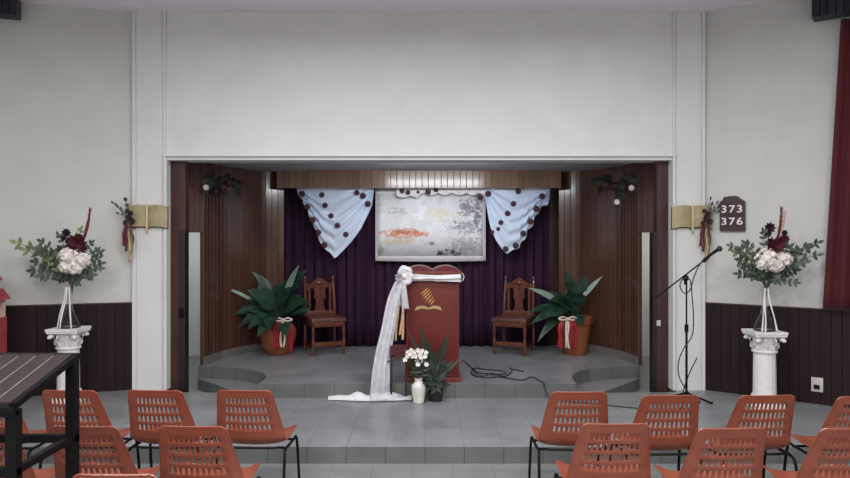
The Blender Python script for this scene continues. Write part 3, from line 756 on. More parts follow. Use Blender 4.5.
def bouquet(label, O, sprays, whites, darks, blacks, plume, seed):
    """all points are given as (dx, dz) from O in metres"""
    t = thing('flower_arrangement', label, 'flowers', O); rk = random.Random(seed)
    ls = MB(); ll = MB(); sm = MB()
    for (x, z, light, size) in sprays:
        tip = Vector((x, rk.uniform(-.16, .06), z)); mid = Vector((x*.45, tip.y*.4, z*.62+.03)); base = Vector((0, 0, -.12))
        path = smoothpath([base, Vector((x*.06, 0, .0)), mid, tip], 6); sm.tube(path, .0035, 5); m = ll if light else ls; n = len(path)
        for i in range(9, n, 2):
            for s in (-1, 1):
                d = (path[i]-path[i-1]).normalized(); sd = d.cross(Vector((0, 1, 0))).normalized()*s
                m.leaf(path[i], d*.7+sd*1.0+Vector((0, rk.uniform(-.5, .3), rk.uniform(-.2, .2))), (0, -1, .3), size*rk.uniform(.75, 1.15), size*.55, rk.uniform(0, .25), 5, .2)
        m.leaf(path[-1], path[-1]-path[-2], (0, -1, .3), size, size*.5, .1, 5)
    ls.build('leaves', 'euc', t)
    if ll.v: ll.build('leaves', 'euc_light', t, label='lighter yellow-green leaves')
    sm.build('stems', 'stem', t)
    for (x, z, r) in whites:
        m = MB(); c = Vector((x, -.10, z)); m.ball(c, r*.6, 12)
        for k in range(130):
            q = Vector((rk.gauss(0, 1), rk.gauss(0, 1)-.4, rk.gauss(0, 1))).normalized(); p = c+Vector((q.x*r*1.08, q.y*r*.9, q.z*r*.92))*(.80+.22*math.sin(q.x*6+x*40)*math.sin(q.z*7+1)+rk.uniform(-.08, .1))
            a = q.orthogonal().normalized(); bb = q.cross(a)
            for j in range(4):
                an = j*PI/2+rk.random(); dv = a*math.cos(an)+bb*math.sin(an); m.leaf(p, dv+q*rk.uniform(.2, .8), q, .034, .032, .15, 3, .1)
        m.build('hydrangea', 'petal_white', t)
    for lst, mt, nm in ((darks, 'petal_dark', 'wine_flower'), (blacks, 'petal_black', 'plum_flower')):
        for (x, z, r) in lst:
            m = MB(); c = Vector((x, -.06, z))
            for ring in range(3):
                for k in range(9):
                    a = 2*PI*k/9+ring*.35; m.leaf(c+Vector((0, -.008*ring, 0)), (math.cos(a), -.25-.5*ring, math.sin(a)), (0, -1, 0), r*(1-.22*ring), r*.5, -.12, 4, .3)
            m.ball(c+Vector((0, -.02, 0)), r*.3, 7); m.build(nm, mt, t)
    for (x0, z0, x1, z1, r, mt) in plume:
        m = MB(); a = Vector((x0, -.03, z0)); e = Vector((x1, -.05, z1)); path = smoothpath([a, a.lerp(e, .5)+Vector((.012, 0, 0)), e], 8); n = len(path)
        m.tube(path, [max(.002, r*math.sin(PI*min(1, .15+.85*i/(n-1)))) for i in range(n)], 7)
        for i in range(4, n-1):
            for s in (-1, 1): m.leaf(path[i], (path[-1]-path[0]).normalized()+Vector((s*.5, rk.uniform(-.5, .3), 0)), (0, -1, 0), .04, .012, .1, 3)
        m.build('plume', mt, t)
    return t
s = F/7.28; O = LP+Vector((.04, 0, PT+.47))
def dv(px, py, O, s): return ((px-CX)/s-O.x, H-(py-CY)/s-O.z)
def conv(l, O, s): return [dv(a[0], a[1], O, s)+tuple(a[2:]) for a in l]
bouquet('bouquet of white hydrangeas, wine flowers and greenery on the left pedestal', O,
        conv([(26, 243, True, .085), (32, 250, True, .085), (40, 242, False, .07), (36, 262, False, .08), (34, 271, False, .08), (46, 266, False, .085), (50, 275, False, .085), (50, 255, False, .09), (55, 262, False, .09), (58, 250, False, .08), (46, 250, False, .09),
              (62, 236, False, .06), (84, 230, True, .06), (97, 243, False, .06), (103, 252, False, .07), (107, 268, False, .055), (98, 264, False, .07), (96, 273, False, .07), (88, 275, False, .08), (100, 258, False, .06), (72, 276, False, .08), (62, 278, False, .08), (104, 249, False, .055), (78, 282, False, .07)], O, s),
        conv([(73, 256, .095), (87, 260, .07), (80, 267, .07), (72, 266, .07)], O, s), conv([(79, 242, .10), (86, 246, .085), (75, 247, .07), (83, 238, .06)], O, s), conv([(70, 233, .06), (73, 241, .06), (67, 238, .04)], O, s),
        [dv(84, 243, O, s)+dv(92.5, 209, O, s)+(.016, 'spike')], 31)
s = F/7.05; O = RP+Vector((.02, 0, PT+.47))
bouquet('bouquet of white hydrangeas, wine flowers and greenery on the right pedestal', O,
        conv([(724, 246, False, .06), (730, 252, True, .07), (733, 260, False, .085), (742, 250, False, .085), (738, 268, False, .08), (748, 245, False, .08), (742, 274, False, .07), (750, 262, False, .085), (756, 232, False, .06),
              (752, 275, False, .08), (812, 243, False, .07), (806, 248, False, .075), (800, 252, True, .075), (808, 255, False, .07), (796, 262, False, .08), (790, 256, False, .08), (793, 270, False, .08), (785, 276, False, .085), (778, 270, False, .08), (788, 264, False, .09), (770, 278, False, .08), (800, 246, False, .07), (792, 282, False, .06), (783, 247, False, .07)], O, s),
        conv([(763, 258, .10), (778, 259, .075), (770, 264, .08), (757, 262, .07)], O, s), conv([(771, 246, .11), (776, 243, .09), (767, 243, .07), (781, 239, .06)], O, s), conv([(766, 228, .07), (764, 234, .05), (781, 233, .04)], O, s),
        [dv(775, 243, O, s)+dv(779, 208, O, s)+(.012, 'spike'), dv(777, 240, O, s)+dv(782, 212, O, s)+(.008, 'pampas')], 32)

# ---------------------------------------------------------------- open-book plaques with ribbon sprays
def book(label, px, py, spray_label, sx):
    Y = YW-.035; O = P(px, py, Y); t = thing('open_book_plaque', label, 'plaque', O, group='gold open book plaques')
    W, Hh = .225, .135
    def topz(u): a = abs(u); return Hh-.012*a+.014*math.sin(PI*min(1, a*1.0))-(.018 if a < .05 else 0)
    m = MB(); n = 28; pr = []
    for k in range(n+1): u = -1+2*k/n; pr.append((u*W, topz(u)))
    for k in range(n, -1, -1): u = -1+2*k/n; pr.append((u*W, topz(u)-2*Hh+.02))
    m.prism([(x*1.02, z*1.03-.005) for x, z in pr], -.012, .0, 'y'); m.build('cover', 'book_cover', t, smooth=False, label='brown cover edge')
    for s in (-1, 1):
        m = MB()
        def pg(u, v, s=s):
            a = s*u; return Vector((a*W, -.014-.035*math.sin(PI*(.12+.75*u))-.0, (topz(a)-2*Hh+.024)*(1-v)+topz(a)*v))
        m.grid(14, 6, pg)
        m.grid(14, 2, lambda u, v, s=s: (lambda a: Vector((a.x, a.y*(1-v)-.01*v, a.z)))(pg(u, 0))); m.grid(14, 2, lambda u, v, s=s: (lambda a: Vector((a.x, a.y*(1-v)-.01*v, a.z)))(pg(u, 1)))
        m.grid(2, 6, lambda u, v, s=s: (lambda a: Vector((a.x, a.y*(1-u)-.01*u, a.z)))(pg(1, v)))
        m.build('pages', 'gold_book', t, sharp=50)
    m = MB(); m.strip([(0, -.034, .15), (0, -.05, .12), (.002, -.05, 0), (0, -.05, -.13), (.004, -.045, -.18)], .022, (1, 0, 0)); m.build('page_marker', 'cream', t, thick=.002)
    # spray of flowers and ribbons hung at the outer corner
    O2 = P(px+sx*(18.5 if sx < 0 else 14.0), py+2, YW-.1); q = thing('ribbon_spray', spray_label, 'flowers', O2, group='ribbon sprays beside the book plaques'); rk = random.Random(50+sx)
    fm = MB(); 
    for (dx, dz, r) in ((0, .02, .055), (-.03, -.04, .05), (.04, -.02, .05), (.02, .07, .045), (-.02, .10, .035), (.0, -.09, .045)):
        for k in range(8):
            a = 2*PI*k/8; fm.leaf((dx, -.02, dz), (math.cos(a), -.5, math.sin(a)), (0, -1, 0), r, r*.55, -.1, 4)
        fm.ball((dx, -.03, dz), r*.35, 6)
    fm.build('wine_flowers', 'petal_black', q)
    tw = MB(); lf = MB()
    for k in range(9):
        e = Vector((sx*rk.uniform(.02, .20), -.02, rk.uniform(.05, .26))); tw.tube([(0, 0, 0), e*.5+Vector((0, -.02, .01)), e], .0025, 5); lf.leaf(e, e, (0, -1, .2), .05, .022, .1); lf.leaf(e*.7, e+Vector((.1, 0, .05)), (0, -1, .2), .04, .02, .1)
    tw.build('twigs', 'twig', q); lf.build('leaves', 'leaf_dark', q)
    for dx, L, mt in ((-.03, .36, 'petal_dark'), (.03, .30, 'petal_dark'), (.005, .48, 'gold_ribbon'), (-.055, .30, 'spike'), (.02, .40, 'euc_light')):
        m = MB(); m.strip(smoothpath([(dx*.3, -.03, -.03), (dx, -.035, -.15), (dx*1.2+.01, -.03, -L*.7), (dx*1.1, -.025, -L)], 5), .03, (1, .15, 0), .004); m.build('ribbon', mt, q, thick=.002)
    return t
book('gold open book plaque on the left white pilaster', 148.5, 217.5, 'dark flower spray with hanging ribbons beside left book plaque', -1)
book('gold open book plaque on the right white pilaster', 691, 218, 'dark flower spray with hanging ribbons beside right book plaque', 1)

# ---------------------------------------------------------------- hymn board, switches, wall sprays
def on_wall(px, py, a, c, off):
    """point on a straight plan wall a-c along the ray of pixel px"""
    k = (px-CX)/F; d = c-a; t = (k*a.y-a.x)/(d.x-k*d.y); p = a+d*t; nn = Vector((d.y, -d.x)).normalized()
    if nn.y > 0: nn = -nn
    p = p+nn*off; return Vector((p.x, p.y, H-(py-CY)*p.y/F)), math.atan2(d.y, d.x)
o_, ang = on_wall(733, 214, RW0, RW1, .012)
if ang > PI/2 or ang < -PI/2: ang += PI
hb = thing('hymn_board', 'dark wooden hymn board showing 373 and 376 on the right wall', 'board', o_, ang)
s = o_.y/F; m = MB()
w, h = 12.6*s/1.07, 17*s
pr = [(-w, -h), (w, -h), (w, h*.72), (w*.66, h*.88), (w*.56, h*.88), (w*.5, h*1.0), (w*.25, h*1.05), (-w*.25, h*1.05), (-w*.5, h), (-w*.56, h*.88), (-w*.66, h*.88), (-w, h*.72)]
m.prism(pr, -.03, .0, 'y'); m.build('panel', 'board', hb, smooth=False)
for zz in (.60, -.02, -.66):
    m = MB(); m.box((-w*.94, -.04, zz*h-.005), (w*.94, -.028, zz*h+.005)); m.build('rail', 'board', hb, smooth=False)
def digit(ch, parent, x, z, size):
    cu = bpy.data.curves.new('digit', 'FONT'); cu.body = ch; cu.size = size*.86; cu.align_x = 'CENTER'; cu.align_y = 'CENTER'; cu.extrude = .003; cu.offset = .0015
    to = bpy.data.objects.new('tmp', cu); C.objects.link(to); bpy.context.view_layer.update()
    me = bpy.data.meshes.new_from_object(to.evaluated_get(bpy.context.evaluated_depsgraph_get())); bpy.data.objects.remove(to); bpy.data.curves.remove(cu)
    me.name = 'digit'; me.materials.clear(); me.materials.append(M['digit']); me.transform(Matrix.Diagonal((1.15, 1, 1, 1))); me.transform(Matrix.Rotation(PI/2, 4, 'X'))
    o = bpy.data.objects.new('digit', me); C.objects.link(o); o.parent = parent; o.location = (x, -.036, z); return o
for r, txt in ((.27, '373'), (-.46, '376')):
    for k, ch in enumerate(txt): digit(ch, hb, (-.64+.62*k)*w, r*h, .135)

o_, ang = on_wall(817.5, 384.5, RW0, RW1, .024)
so = thing('wall_socket', 'white power socket low on the right dark wainscot', 'socket', o_, ang if abs(ang) < PI/2 else ang+PI)
m = MB(); m.box((-.055, -.012, -.075), (.055, .0, .075), .004); m.build('plate', 'plate', so)
m = MB(); m.box((-.03, -.03, -.045), (.025, -.01, .0), .006); m.build('plug', 'black_metal', so)
o = thing('light_switch', 'small white light switch on the brown door post', 'switch', P(658, 323, 7.95))
m = MB(); m.box((-.028, -.01, -.033), (.028, 0, .033), .003); m.build('plate', 'plate', o)
m = MB(); m.box((-.01, -.016, -.014), (.01, -.009, .014), .002); m.build('rocker', 'plate', o)
o = thing('wall_fitting', 'small narrow white fitting high on the right curved wood wall', 'fitting', Vector((2.655, 8.8, H-(279-CY)*8.8/F)), math.radians(-76))
m = MB(); m.box((-.05, -.015, -.06), (.05, .0, .06), .005); m.build('plate', 'plate', o)
m = MB(); m.box((-.025, -.022, -.02), (.025, -.012, .03), .003); m.build('cover', 'plate', o)

def wallspray(label, pts, O, whites, seed):
    t = thing('wall_spray', label, 'flowers', O, group='dark sprays high on the chancel walls'); rk = random.Random(seed)
    m = MB(); b_ = MB(); w_ = MB()
    for e in pts:
        e = e-O; path = smoothpath([(0, -.02, 0), e*.5+Vector((0, -.05, .04)), e], 5); m.tube(path, .005, 5)
        for i in range(3, len(path)):
            for s_ in (-1, 1): m.leaf(path[i], (path[i]-path[i-1]).normalized()+Vector((0, -.3, s_*.8)), (0, -1, .2), rk.uniform(.05, .09), .034, .2, 4)
    for k in range(7): c = Vector((rk.uniform(-.14, .14), -.06, rk.uniform(-.09, .09))); b_.ball(c, rk.uniform(.035, .06), 8)
    m.build('leaves', 'leaf_dark', t); b_.build('dark_blooms', 'petal_black', t)
    for e in whites:
        e = e-O; w_ = MB()
        for k in range(8): a = 2*PI*k/8; w_.leaf(e, (math.cos(a), -.4, math.sin(a)), (0, -1, 0), .045, .03, 0, 3)
        w_.ball(e, .02, 6); w_.build('white_bloom', 'petal_white', t)
wallspray('dark spray with one white bloom high on the left curved wall', [P(205, 184, 8.5), P(215, 178, 8.65), P(240, 184, 8.85), P(238, 193, 8.85), P(208, 190, 8.5), P(228, 177, 8.7)], P(224, 186, 8.72), [P(206.5, 187.5, 8.45)], 61)
wallspray('dark spray with two white blooms high on the right curved wall', [P(594, 181, 8.95), P(600, 190, 8.9), P(634, 182, 8.5), P(628, 179, 8.55), P(616, 202, 8.68), P(622, 196, 8.6), P(606, 178, 8.8)], P(613, 188, 8.72), [P(631, 188, 8.45), P(616.5, 202, 8.62)], 62)

# ---------------------------------------------------------------- microphone stand, microphone, cables
YM = 7.16
base = P(686.5, 300, YM); ms = thing('microphone_stand', 'black tripod boom microphone stand before right white pilaster', 'stand', (base.x, YM, Z1)); O = Vector(ms.location)
m = MB(); m.tube([(0, 0, .1), (0, 0, .80)], .013); m.tube([(0, 0, .78), (0, 0, 1.33)], .009); m.build('pole', 'black_metal', ms)
m = MB(); m.tube([(0, 0, .76), (0, 0, .84)], .02, 10); m.build('height_clutch', 'black_metal', ms)
ck = P(685.5, 278, YM)-O; m = MB(); m.ball(ck, .035, 10); m.tube([ck+Vector((0, -.05, 0)), ck+Vector((0, .05, 0))], .018, 10); m.tube([ck, ck-Vector((0, 0, .07))], .016, 8); m.build('boom_clutch', 'black_metal', ms)
m = MB(); m.tube([P(655, 298.5, YM)-O, P(708, 257.5, YM)-O], .0085); m.build('boom', 'black_metal', ms)
m = MB(); m.tube([P(703, 261.5, YM)-O, P(709, 256.5, YM)-O], .018, 10); m.build('microphone_clip', 'black_metal', ms)
for k in range(3):
    a = PI/2+.5+k*2*PI/3; m = MB(); m.tube([(0, 0, .12), (.26*math.cos(a), .26*math.sin(a), .012)], .011); m.ball((.265*math.cos(a), .265*math.sin(a), .012), .014, 8); m.build('leg', 'black_metal', ms)
mc = thing('microphone', 'black handheld microphone clipped to end of the boom', 'microphone', P(709, 257, YM)); O = Vector(mc.location)
a, e = P(704, 261, YM)-O, P(717, 252, YM)-O; up = Vector((0, -.0, .018))
m = MB(); m.tube([a+up, a.lerp(e, .6)+up, e+up], [.011, .015, .018], 10); m.build('body', 'black_metal', mc)
m = MB(); m.ball(P(719.5, 250.5, YM)-O+up, .031, 12); m.build('grille', 'grille', mc)
pts = [P(704, 260, YM-.02), P(699, 266, YM-.03), P(694, 277, YM-.03), P(690, 290, YM-.02), P(684, 293, YM-.03), P(680, 286, YM-.03), P(683, 279, YM-.045), P(690, 280, YM-.05), P(692, 296, YM-.04), P(693.5, 318, YM-.04), P(692, 336, YM-.03), P(684, 348, YM-.03), P(678.5, 362, YM-.03), P(679, 376, YM-.03), P(685, 388, YM-.05), P(690, 394, YM-.06), FL(700, 402, Z1+.008), FL(690, 408, Z1+.008), FL(660, 409, Z1+.008), FL(636, 408, Z1+.008), FL(605, 405, Z1+.008), FL(575, 402, Z1+.008), FL(552, 399.5, Z1+.008), Vector((1.305, 7.413, .25)), Vector((1.30, 7.42, Z2+.006)), FL(543, 383, Z2+.007), FL(536, 378.5, Z2+.007), FL(531, 377, Z2+.007), FL(523, 380, Z2+.007), FL(512, 379, Z2+.007), FL(500, 377, Z2+.007), FL(486, 377.3, Z2+.014), FL(474, 375.5, Z2+.014), FL(471.5, 371, Z2+.012), FL(476, 368, Z2+.012), FL(486, 369.5, Z2+.008), FL(500, 370.5, Z2+.008), FL(506, 372.5, Z2+.016), FL(500, 374.5, Z2+.018), FL(490, 374, Z2+.016), FL(478, 372.5, Z2+.02), FL(473, 369, Z2+.014), FL(463, 360, Z2+.007)]
m = MB(); m.tube(smoothpath(pts, 7), .006, 6); tag(m.build('microphone_cable', 'cable'), 'long black microphone cable looping from stand across platform onto stage', 'cable')
pts = [FL(473, 371, Z2+.024), FL(482, 376, Z2+.024), FL(492, 373.5, Z2+.026), FL(503, 376.5, Z2+.018), FL(509, 374, Z2+.007), FL(512, 370, Z2+.007), FL(509.5, 367.5, Z2+.007), FL(513, 369.5, Z2+.007), FL(518, 370, Z2+.007), FL(524, 372, Z2+.007)]
m = MB(); m.tube(smoothpath(pts, 7), .006, 6); tag(m.build('loose_cable', 'cable'), 'short black cable coiled on the stage right of the pulpit', 'cable')
pts = [P(704, 352, YM+.2), P(697, 358, YM+.15), P(690, 372, YM+.1), P(684, 388, YM+.06), FL(681, 398, Z1+.008), FL(668, 400, Z1+.008), FL(664, 397, Z1+.008)]
m = MB(); m.tube(smoothpath(pts[1:], 7), .006, 6)
tag(m.build('stand_cable', 'cable'), 'black cable arcing to the floor behind the microphone stand', 'cable')

# ---------------------------------------------------------------- right curtain, pelmets, red model house
d = (RW1-RW0).normalized(); nn = Vector((d.y, -d.x)); nn = -nn if nn.y > 0 else nn
m = MB(); a = 0
def rc(u, v):
    z = 1.16+(4.12-1.16)*v; x0 = 4.19+.13*v; x = x0+(5.15-x0)*u; t = (x-RW0.x)/d.x
    p = RW0+d*t+nn*(.12+.035*math.sin(u*2*PI*9)*(1.1-.4*v)); return Vector((p.x, p.y, z-.0))
m.grid(110, 16, rc); tag(m.build('window_curtain', 'curtain_red', thick=.004), 'long red curtain hanging at the right edge of the side wall', 'curtain')
def pelmet(label, A, D, N, x0, x1, z0):
    t0 = (x0-A.x)/D.x; t1 = (x1-A.x)/D.x; p0 = A+D*t0+N*.24; p1 = A+D*t1+N*.24
    m = MB(); planks(m, [p0, p1], z0, CZ-.01, .07, .2, .012, 1 if D.x > 0 else -1); return tag(m.build('curtain_pelmet', 'pelmet', smooth=False), label, 'pelmet', None)
pelmet('dark ribbed curtain pelmet high above the red curtain', RW0, d, nn, 4.12, 5.1, 4.16)
dl = (LW1-LW0).normalized(); nl = Vector((dl.y, -dl.x)); nl = -nl if nl.y > 0 else nl
pelmet('dark ribbed curtain pelmet high in the left corner', LW0, dl, nl, -4.45, -5.15, 4.28)
YH = 6.9; X0 = -4.56
ho = thing('model_house', 'red two-tiered model house on a red stand at far left', 'model house', (X0, YH, Z1))
def zz(py): return H-(py-CY)*YH/F-Z1
m = MB(); m.box((-.24, -.13, 0), (.24, .13, zz(318)), .006); m.build('stand', 'house_red', ho)
for x in (-.2, -.07, .07, .2):
    for y in (-.1, .1): m = MB(); m.box((x-.03, y-.02, zz(318)), (x+.03, y+.02, zz(300))); m.build('post', 'house_cream', ho)
m = MB(); m.box((-.15, -.07, zz(318)), (.15, .07, zz(300))); m.build('inner_wall', 'house_cream', ho)
def hip(za, zb, w0, w1):
    m = MB(); vs = [(-w0, -w0*.5, za), (w0, -w0*.5, za), (w0, w0*.5, za), (-w0, w0*.5, za), (-w1, -w1*.5, zb), (w1, -w1*.5, zb), (w1, w1*.5, zb), (-w1, w1*.5, zb)]
    m.add(vs, [(3, 2, 1, 0), (4, 5, 6, 7), (0, 1, 5, 4), (1, 2, 6, 5), (2, 3, 7, 6), (3, 0, 4, 7)]); return m
hip(zz(300), zz(289), .275, .215).build('lower_roof', 'house_red', ho, smooth=False)
m = MB(); m.box((-.18, -.09, zz(289)), (.18, .09, zz(281))); m.build('upper_wall', 'house_cream', ho)
hip(zz(281), zz(270), .21, .165).build('upper_roof', 'house_red', ho, smooth=False)
hip(zz(270), zz(253), .165, .125).build('spire', 'board', ho, smooth=False)

# ---------------------------------------------------------------- orange chairs (they face the stage, +Y)
def orange_chair():
    t = thing('plastic_chair', 'x', 'chair', group='orange plastic chairs in rows')
    prof = smoothpath([(0, -.275, .83), (0, -.245, .74), (0, -.212, .64), (0, -.178, .53), (0, -.145, .445), (0, -.085, .402), (0, 0, .395), (0, .10, .405), (0, .19, .417), (0, .25, .412), (0, .275, .395)], 8)
    sl = arclen(prof); LT = sl[-1]
    def at(d):
        d = min(max(d, 0), LT)
        for i in range(len(prof)-1):
            if d <= sl[i+1]+1e-9: return prof[i].lerp(prof[i+1], (d-sl[i])/max(1e-9, sl[i+1]-sl[i])), (prof[i+1]-prof[i]).normalized()
        return prof[-1], (prof[-1]-prof[-2]).normalized()
    def half(d):
        w = .189+.057*min(1, d/.38)
        if d < .035: w -= .035*(1-math.sqrt(max(0, 1-((.035-d)/.035)**2)))
        e = LT-d
        if e < .06: w -= .06*(1-math.sqrt(max(0, 1-((.06-e)/.06)**2)))
        return w
    # rows along the profile (cuts at the slot edges), columns across
    NS = 10; sw = .0165
    rows = [0, .004, .01, .018, .027, .037, .046]; slot_rows = []
    for k in range(4):
        c = .082+.072*k; rows += [c-.028, c-.024, c+.024, c+.028]; slot_rows.append((c-.024, c+.024))
    rows += [.335, .36, .385, .41, .43, .45, .475, .50, .54, .58, .62, .66, LT-.085, LT-.06, LT-.045, LT-.03, LT-.018, LT-.008, LT-.002]
    rows = [r for r in sorted(set(rows)) if r < LT]
    cols = []; slot_cols = []
    for k in range(NS):
        c = (-.72+1.44*(k+.5)/NS); hw = .44*1.44/NS*.54; cols += [c-hw, c+hw]; slot_cols.append((c-hw, c+hw))
    cols = [-1, -.975, -.93, -.86, -.79]+cols+[.79, .86, .93, .975, 1]
    def pt(u, d):
        p, tg = at(d); nrm = Vector((0, tg.z, -tg.y))          # towards the sitter / up
        if nrm.y < 0 and d < .3: nrm = -nrm
        w = half(d); q = p+Vector((u*w, 0, 0))
        kk = min(1, max(0, d-.02)/.30); curl = (.004+.034*kk)*abs(u)**2.2+(.003+.010*kk)*max(0, abs(u)-.86)/.14
        f = Vector((0, .8, .25)) if d < .36 else (Vector((0, .8, .25)).lerp(Vector((0, .1, .75)), min(1, (d-.36)/.14)))
        return q+f*curl
    vs = [pt(u, d) for d in rows for u in cols]; nu = len(cols); fs = []
    for j in range(len(rows)-1):
        for i in range(nu-1):
            a, b2 = rows[j], rows[j+1]; inr = any(abs(a-x) < 1e-6 and abs(b2-y) < 1e-6 for x, y in slot_rows); inc = any(abs(cols[i]-x) < 1e-6 and abs(cols[i+1]-y) < 1e-6 for x, y in slot_cols)
            if inr and inc: continue
            fs.append((j*nu+i, j*nu+i+1, (j+1)*nu+i+1, (j+1)*nu+i))
    m = MB(); m.add(vs, fs)
    o = m.build('shell', 'orange', t, thick=.005, sharp=60)
    # rolled rim
    rim = [pt(-1, d) for d in rows]+[pt(u, rows[-1]) for u in cols[1:]]+[pt(1, d) for d in rows[::-1][1:]]+[pt(u, rows[0]) for u in cols[::-1][1:-1]]
    m = MB(); m.tube(rim, .0055, 6, closed=True); m.build('rim', 'orange', t)
    for s in (-1, 1):
        m = MB(); m.tube(smoothpath([(s*.262, -.23, .008), (s*.258, -.17, .315), (s*.25, -.12, .375), (s*.25, 0, .378), (s*.25, .12, .38), (s*.256, .2, .355), (s*.262, .255, .008)], 6), .0105, 8)
        m.build('leg_frame', 'black_metal', t)
        for y in (-.23, .255): m = MB(); m.lathe([(.014, 0), (.015, .02), (.011, .024)], (s*.262, y, 0), 8); m.build('foot_cap', 'black_metal', t)
    m = MB(); m.tube(smoothpath([(-.25, -.09, .38), (-.21, -.135, .398), (-.15, -.158, .400), (.15, -.158, .400), (.21, -.135, .398), (.25, -.09, .38)], 6), .009, 8)
    m.build('cross_bar', 'black_metal', t); m = MB(); m.tube([(-.25, .13, .38), (.25, .13, .38)], .009, 8); m.build('cross_bar', 'black_metal', t)
    return t
oc = orange_chair(); first = True
seats = [(246, 391, 1.07, -3, 'front left row, at the aisle end', None), (156.5, 391, 1.07, -3, 'front left row, second from the aisle', None), (70, 391, 1.07, -2, 'front left row, before the left pedestal', None), (-19, 392, 1.07, 0, 'front left row, farthest from the aisle', None),
         (579, 392.5, 1.07, 0, 'front right row, at the aisle end', None), (670, 396, 1.07, 2, 'front right row, below the microphone stand', None), (766, 396, 1.07, 3, 'front right row, before the right pedestal', None), (864, 397, 1.07, 3, 'front right row, at the right picture edge', None),
         (193.5, 427, 1.07, -2, 'second left row, at the aisle end', None), (85, 427, 1.07, -2, 'second left row, behind the black desk leg', None), (-24, 427, 1.07, 0, 'second left row, mostly hidden by the slatted desk', None),
         (616, 424.5, 1.07, 0, 'second right row, at the aisle end', None), (731, 429, 1.07, 2, 'second right row, second from the aisle', None), (853, 429, 1.07, 2, 'second right row, at the right picture edge', None),
         (115, 475.5, 1.07, -1, 'nearest row, mostly below the picture edge', None)]
for px, py, dh, rz, lab, _ in seats:
    s = (py-CY)/dh; Y = F/s; X = (px-CX)/s; lab = 'orange slotted plastic chair in the '+lab
    loc = (X, Y+.275, 0); rz = math.radians(rz)
    if first: oc.location = loc; oc.rotation_euler = (0, 0, rz); oc['label'] = lab; first = False
    else: dup(oc, loc, rz, lab)

# ---------------------------------------------------------------- black steel desk with sloping slatted top, near left
XR = -1.79; YF, YN = 3.5, 3.0; ZF, ZN = 1.285, 1.16; XL = -2.9
dk = thing('slatted_desk', 'black steel framed desk with sloping dark slatted top, near left', 'desk', ((XR+XL)/2, (YF+YN)/2, 0)); O = Vector(dk.location)
def dkbox(name, a, b2, mt='black_metal', bev=.003): m = MB(); m.box(Vector(a)-O, Vector(b2)-O, bev); return m.build(name, mt, dk)
for x in (XR, XL):
    sx = -1 if x == XR else 1
    dkbox('leg', (min(x, x+sx*.05), YF-.025, 0), (max(x, x+sx*.05), YF+.025, ZF)); dkbox('leg', (min(x, x+sx*.05), YN-.025, 0), (max(x, x+sx*.05), YN+.025, ZN-.02))
    m = MB(); m.tube([Vector((x+sx*.025, YN, .865))-O, Vector((x+sx*.025, YF, .865))-O], .022, 4); m.build('side_rail', 'black_metal', dk, smooth=False)
    m = MB(); q0 = Vector((x+sx*.012, YN-.03, ZN))-O; q1 = Vector((x+sx*.012, YF+.03, ZF))-O; m.tube([q0, q1], .02, 4); m.build('top_rail', 'black_metal', dk, smooth=False)
dkbox('cross_rail', (XL, YF-.02, .845), (XR, YF+.02, .885)); dkbox('cross_rail', (XL, YN-.02, .845), (XR, YN+.02, .885))
dkbox('cross_rail', (XL, YF-.0, ZF-.02), (XR, YF+.045, ZF+.012)); dkbox('cross_rail', (XL, YN-.045, ZN-.045), (XR, YN-.0, ZN+.0))
m = MB(); g = MB(); n = 12; w = (XR-XL-.05)/n
sl_ = (ZF-ZN)/(YF-YN)
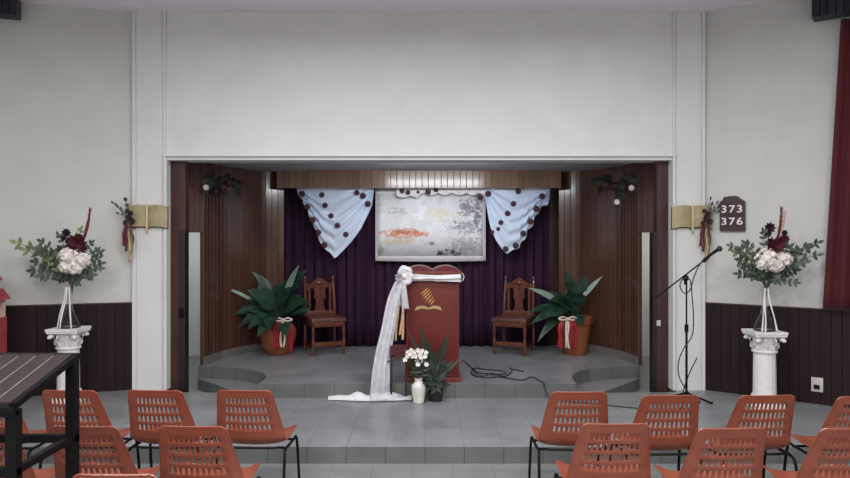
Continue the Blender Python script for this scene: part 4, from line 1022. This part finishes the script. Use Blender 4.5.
for k in range(n):
    x0 = XL+.025+k*w
    m.add([Vector((x, y, ZN+sl_*(y-YN)+dz))-O for x in (x0+.003, x0+w-.003) for y in (YN, YF) for dz in (-.008, .012)], [(0, 1, 3, 2), (4, 6, 7, 5), (0, 4, 5, 1), (2, 3, 7, 6), (0, 2, 6, 4), (1, 5, 7, 3)])
    g.add([Vector((x, y, ZN+sl_*(y-YN)+dz))-O for x in (x0-.003, x0+.003) for y in (YN+.02, YF-.02) for dz in (-.006, .011)], [(0, 1, 3, 2), (4, 6, 7, 5), (0, 4, 5, 1), (2, 3, 7, 6), (0, 2, 6, 4), (1, 5, 7, 3)])
m.build('slatted_top', 'desk_wood', dk, smooth=False); g.build('seams', 'slat_gap', dk, smooth=False, label='pale seams between the slats')

# ================================================================== LIGHT (ceiling lamps of the hall, side-room lamps)
def area(name, loc, size, power, col=(1, 1, 1), rot=(0, 0, 0), spread=180):
    l = bpy.data.lights.new(name, 'AREA'); l.shape = 'RECTANGLE'; l.size, l.size_y = size; l.energy = power; l.color = col; l.spread = math.radians(spread)
    o = bpy.data.objects.new(name, l); C.objects.link(o); o.location = loc; o.rotation_euler = rot; return o
cool = (.96, .98, 1.0); warm = (1, .98, .97)
for x in (-1.3, 1.3):
    area('ceiling_lamp', (x, 5.3, 4.22), (1.4, .3), 54, cool)
for x in (-2.6, 0, 2.6):
    area('ceiling_lamp', (x, 2.2, 4.3), (1.4, .3), 96, warm); area('ceiling_lamp', (x, -1.0, 4.3), (1.4, .3), 112, warm)
area('chancel_lamp', (.15, 8.2, 2.78), (1.5, .1), 19, (.92, .95, 1), rot=(math.radians(68), 0, 0))
area('side_room_lamp', (-3.7, 9.8, 2.45), (.6, .3), 14, cool); area('side_room_lamp', (3.6, 9.8, 2.45), (.6, .3), 14, (1, .98, .9))
wd = bpy.data.worlds.new('World'); bpy.context.scene.world = wd; wd.use_nodes = True
wd.node_tree.nodes['Background'].inputs[0].default_value = (.5, .5, .55, 1); wd.node_tree.nodes['Background'].inputs[1].default_value = .05

# ================================================================== CAMERA
cam = bpy.data.cameras.new('Camera'); co = bpy.data.objects.new('Camera', cam); C.objects.link(co)
co.location = (0, 0, H); co.rotation_euler = (PI/2, 0, 0); cam.sensor_width = 36; cam.lens = F/850*36; cam.shift_y = -2/850
sc = bpy.context.scene; sc.camera = co
sc.view_settings.view_transform = 'Standard'; sc.view_settings.look = 'None'; sc.view_settings.exposure = 0; sc.view_settings.gamma = 1; sc.view_settings.use_curve_mapping = False
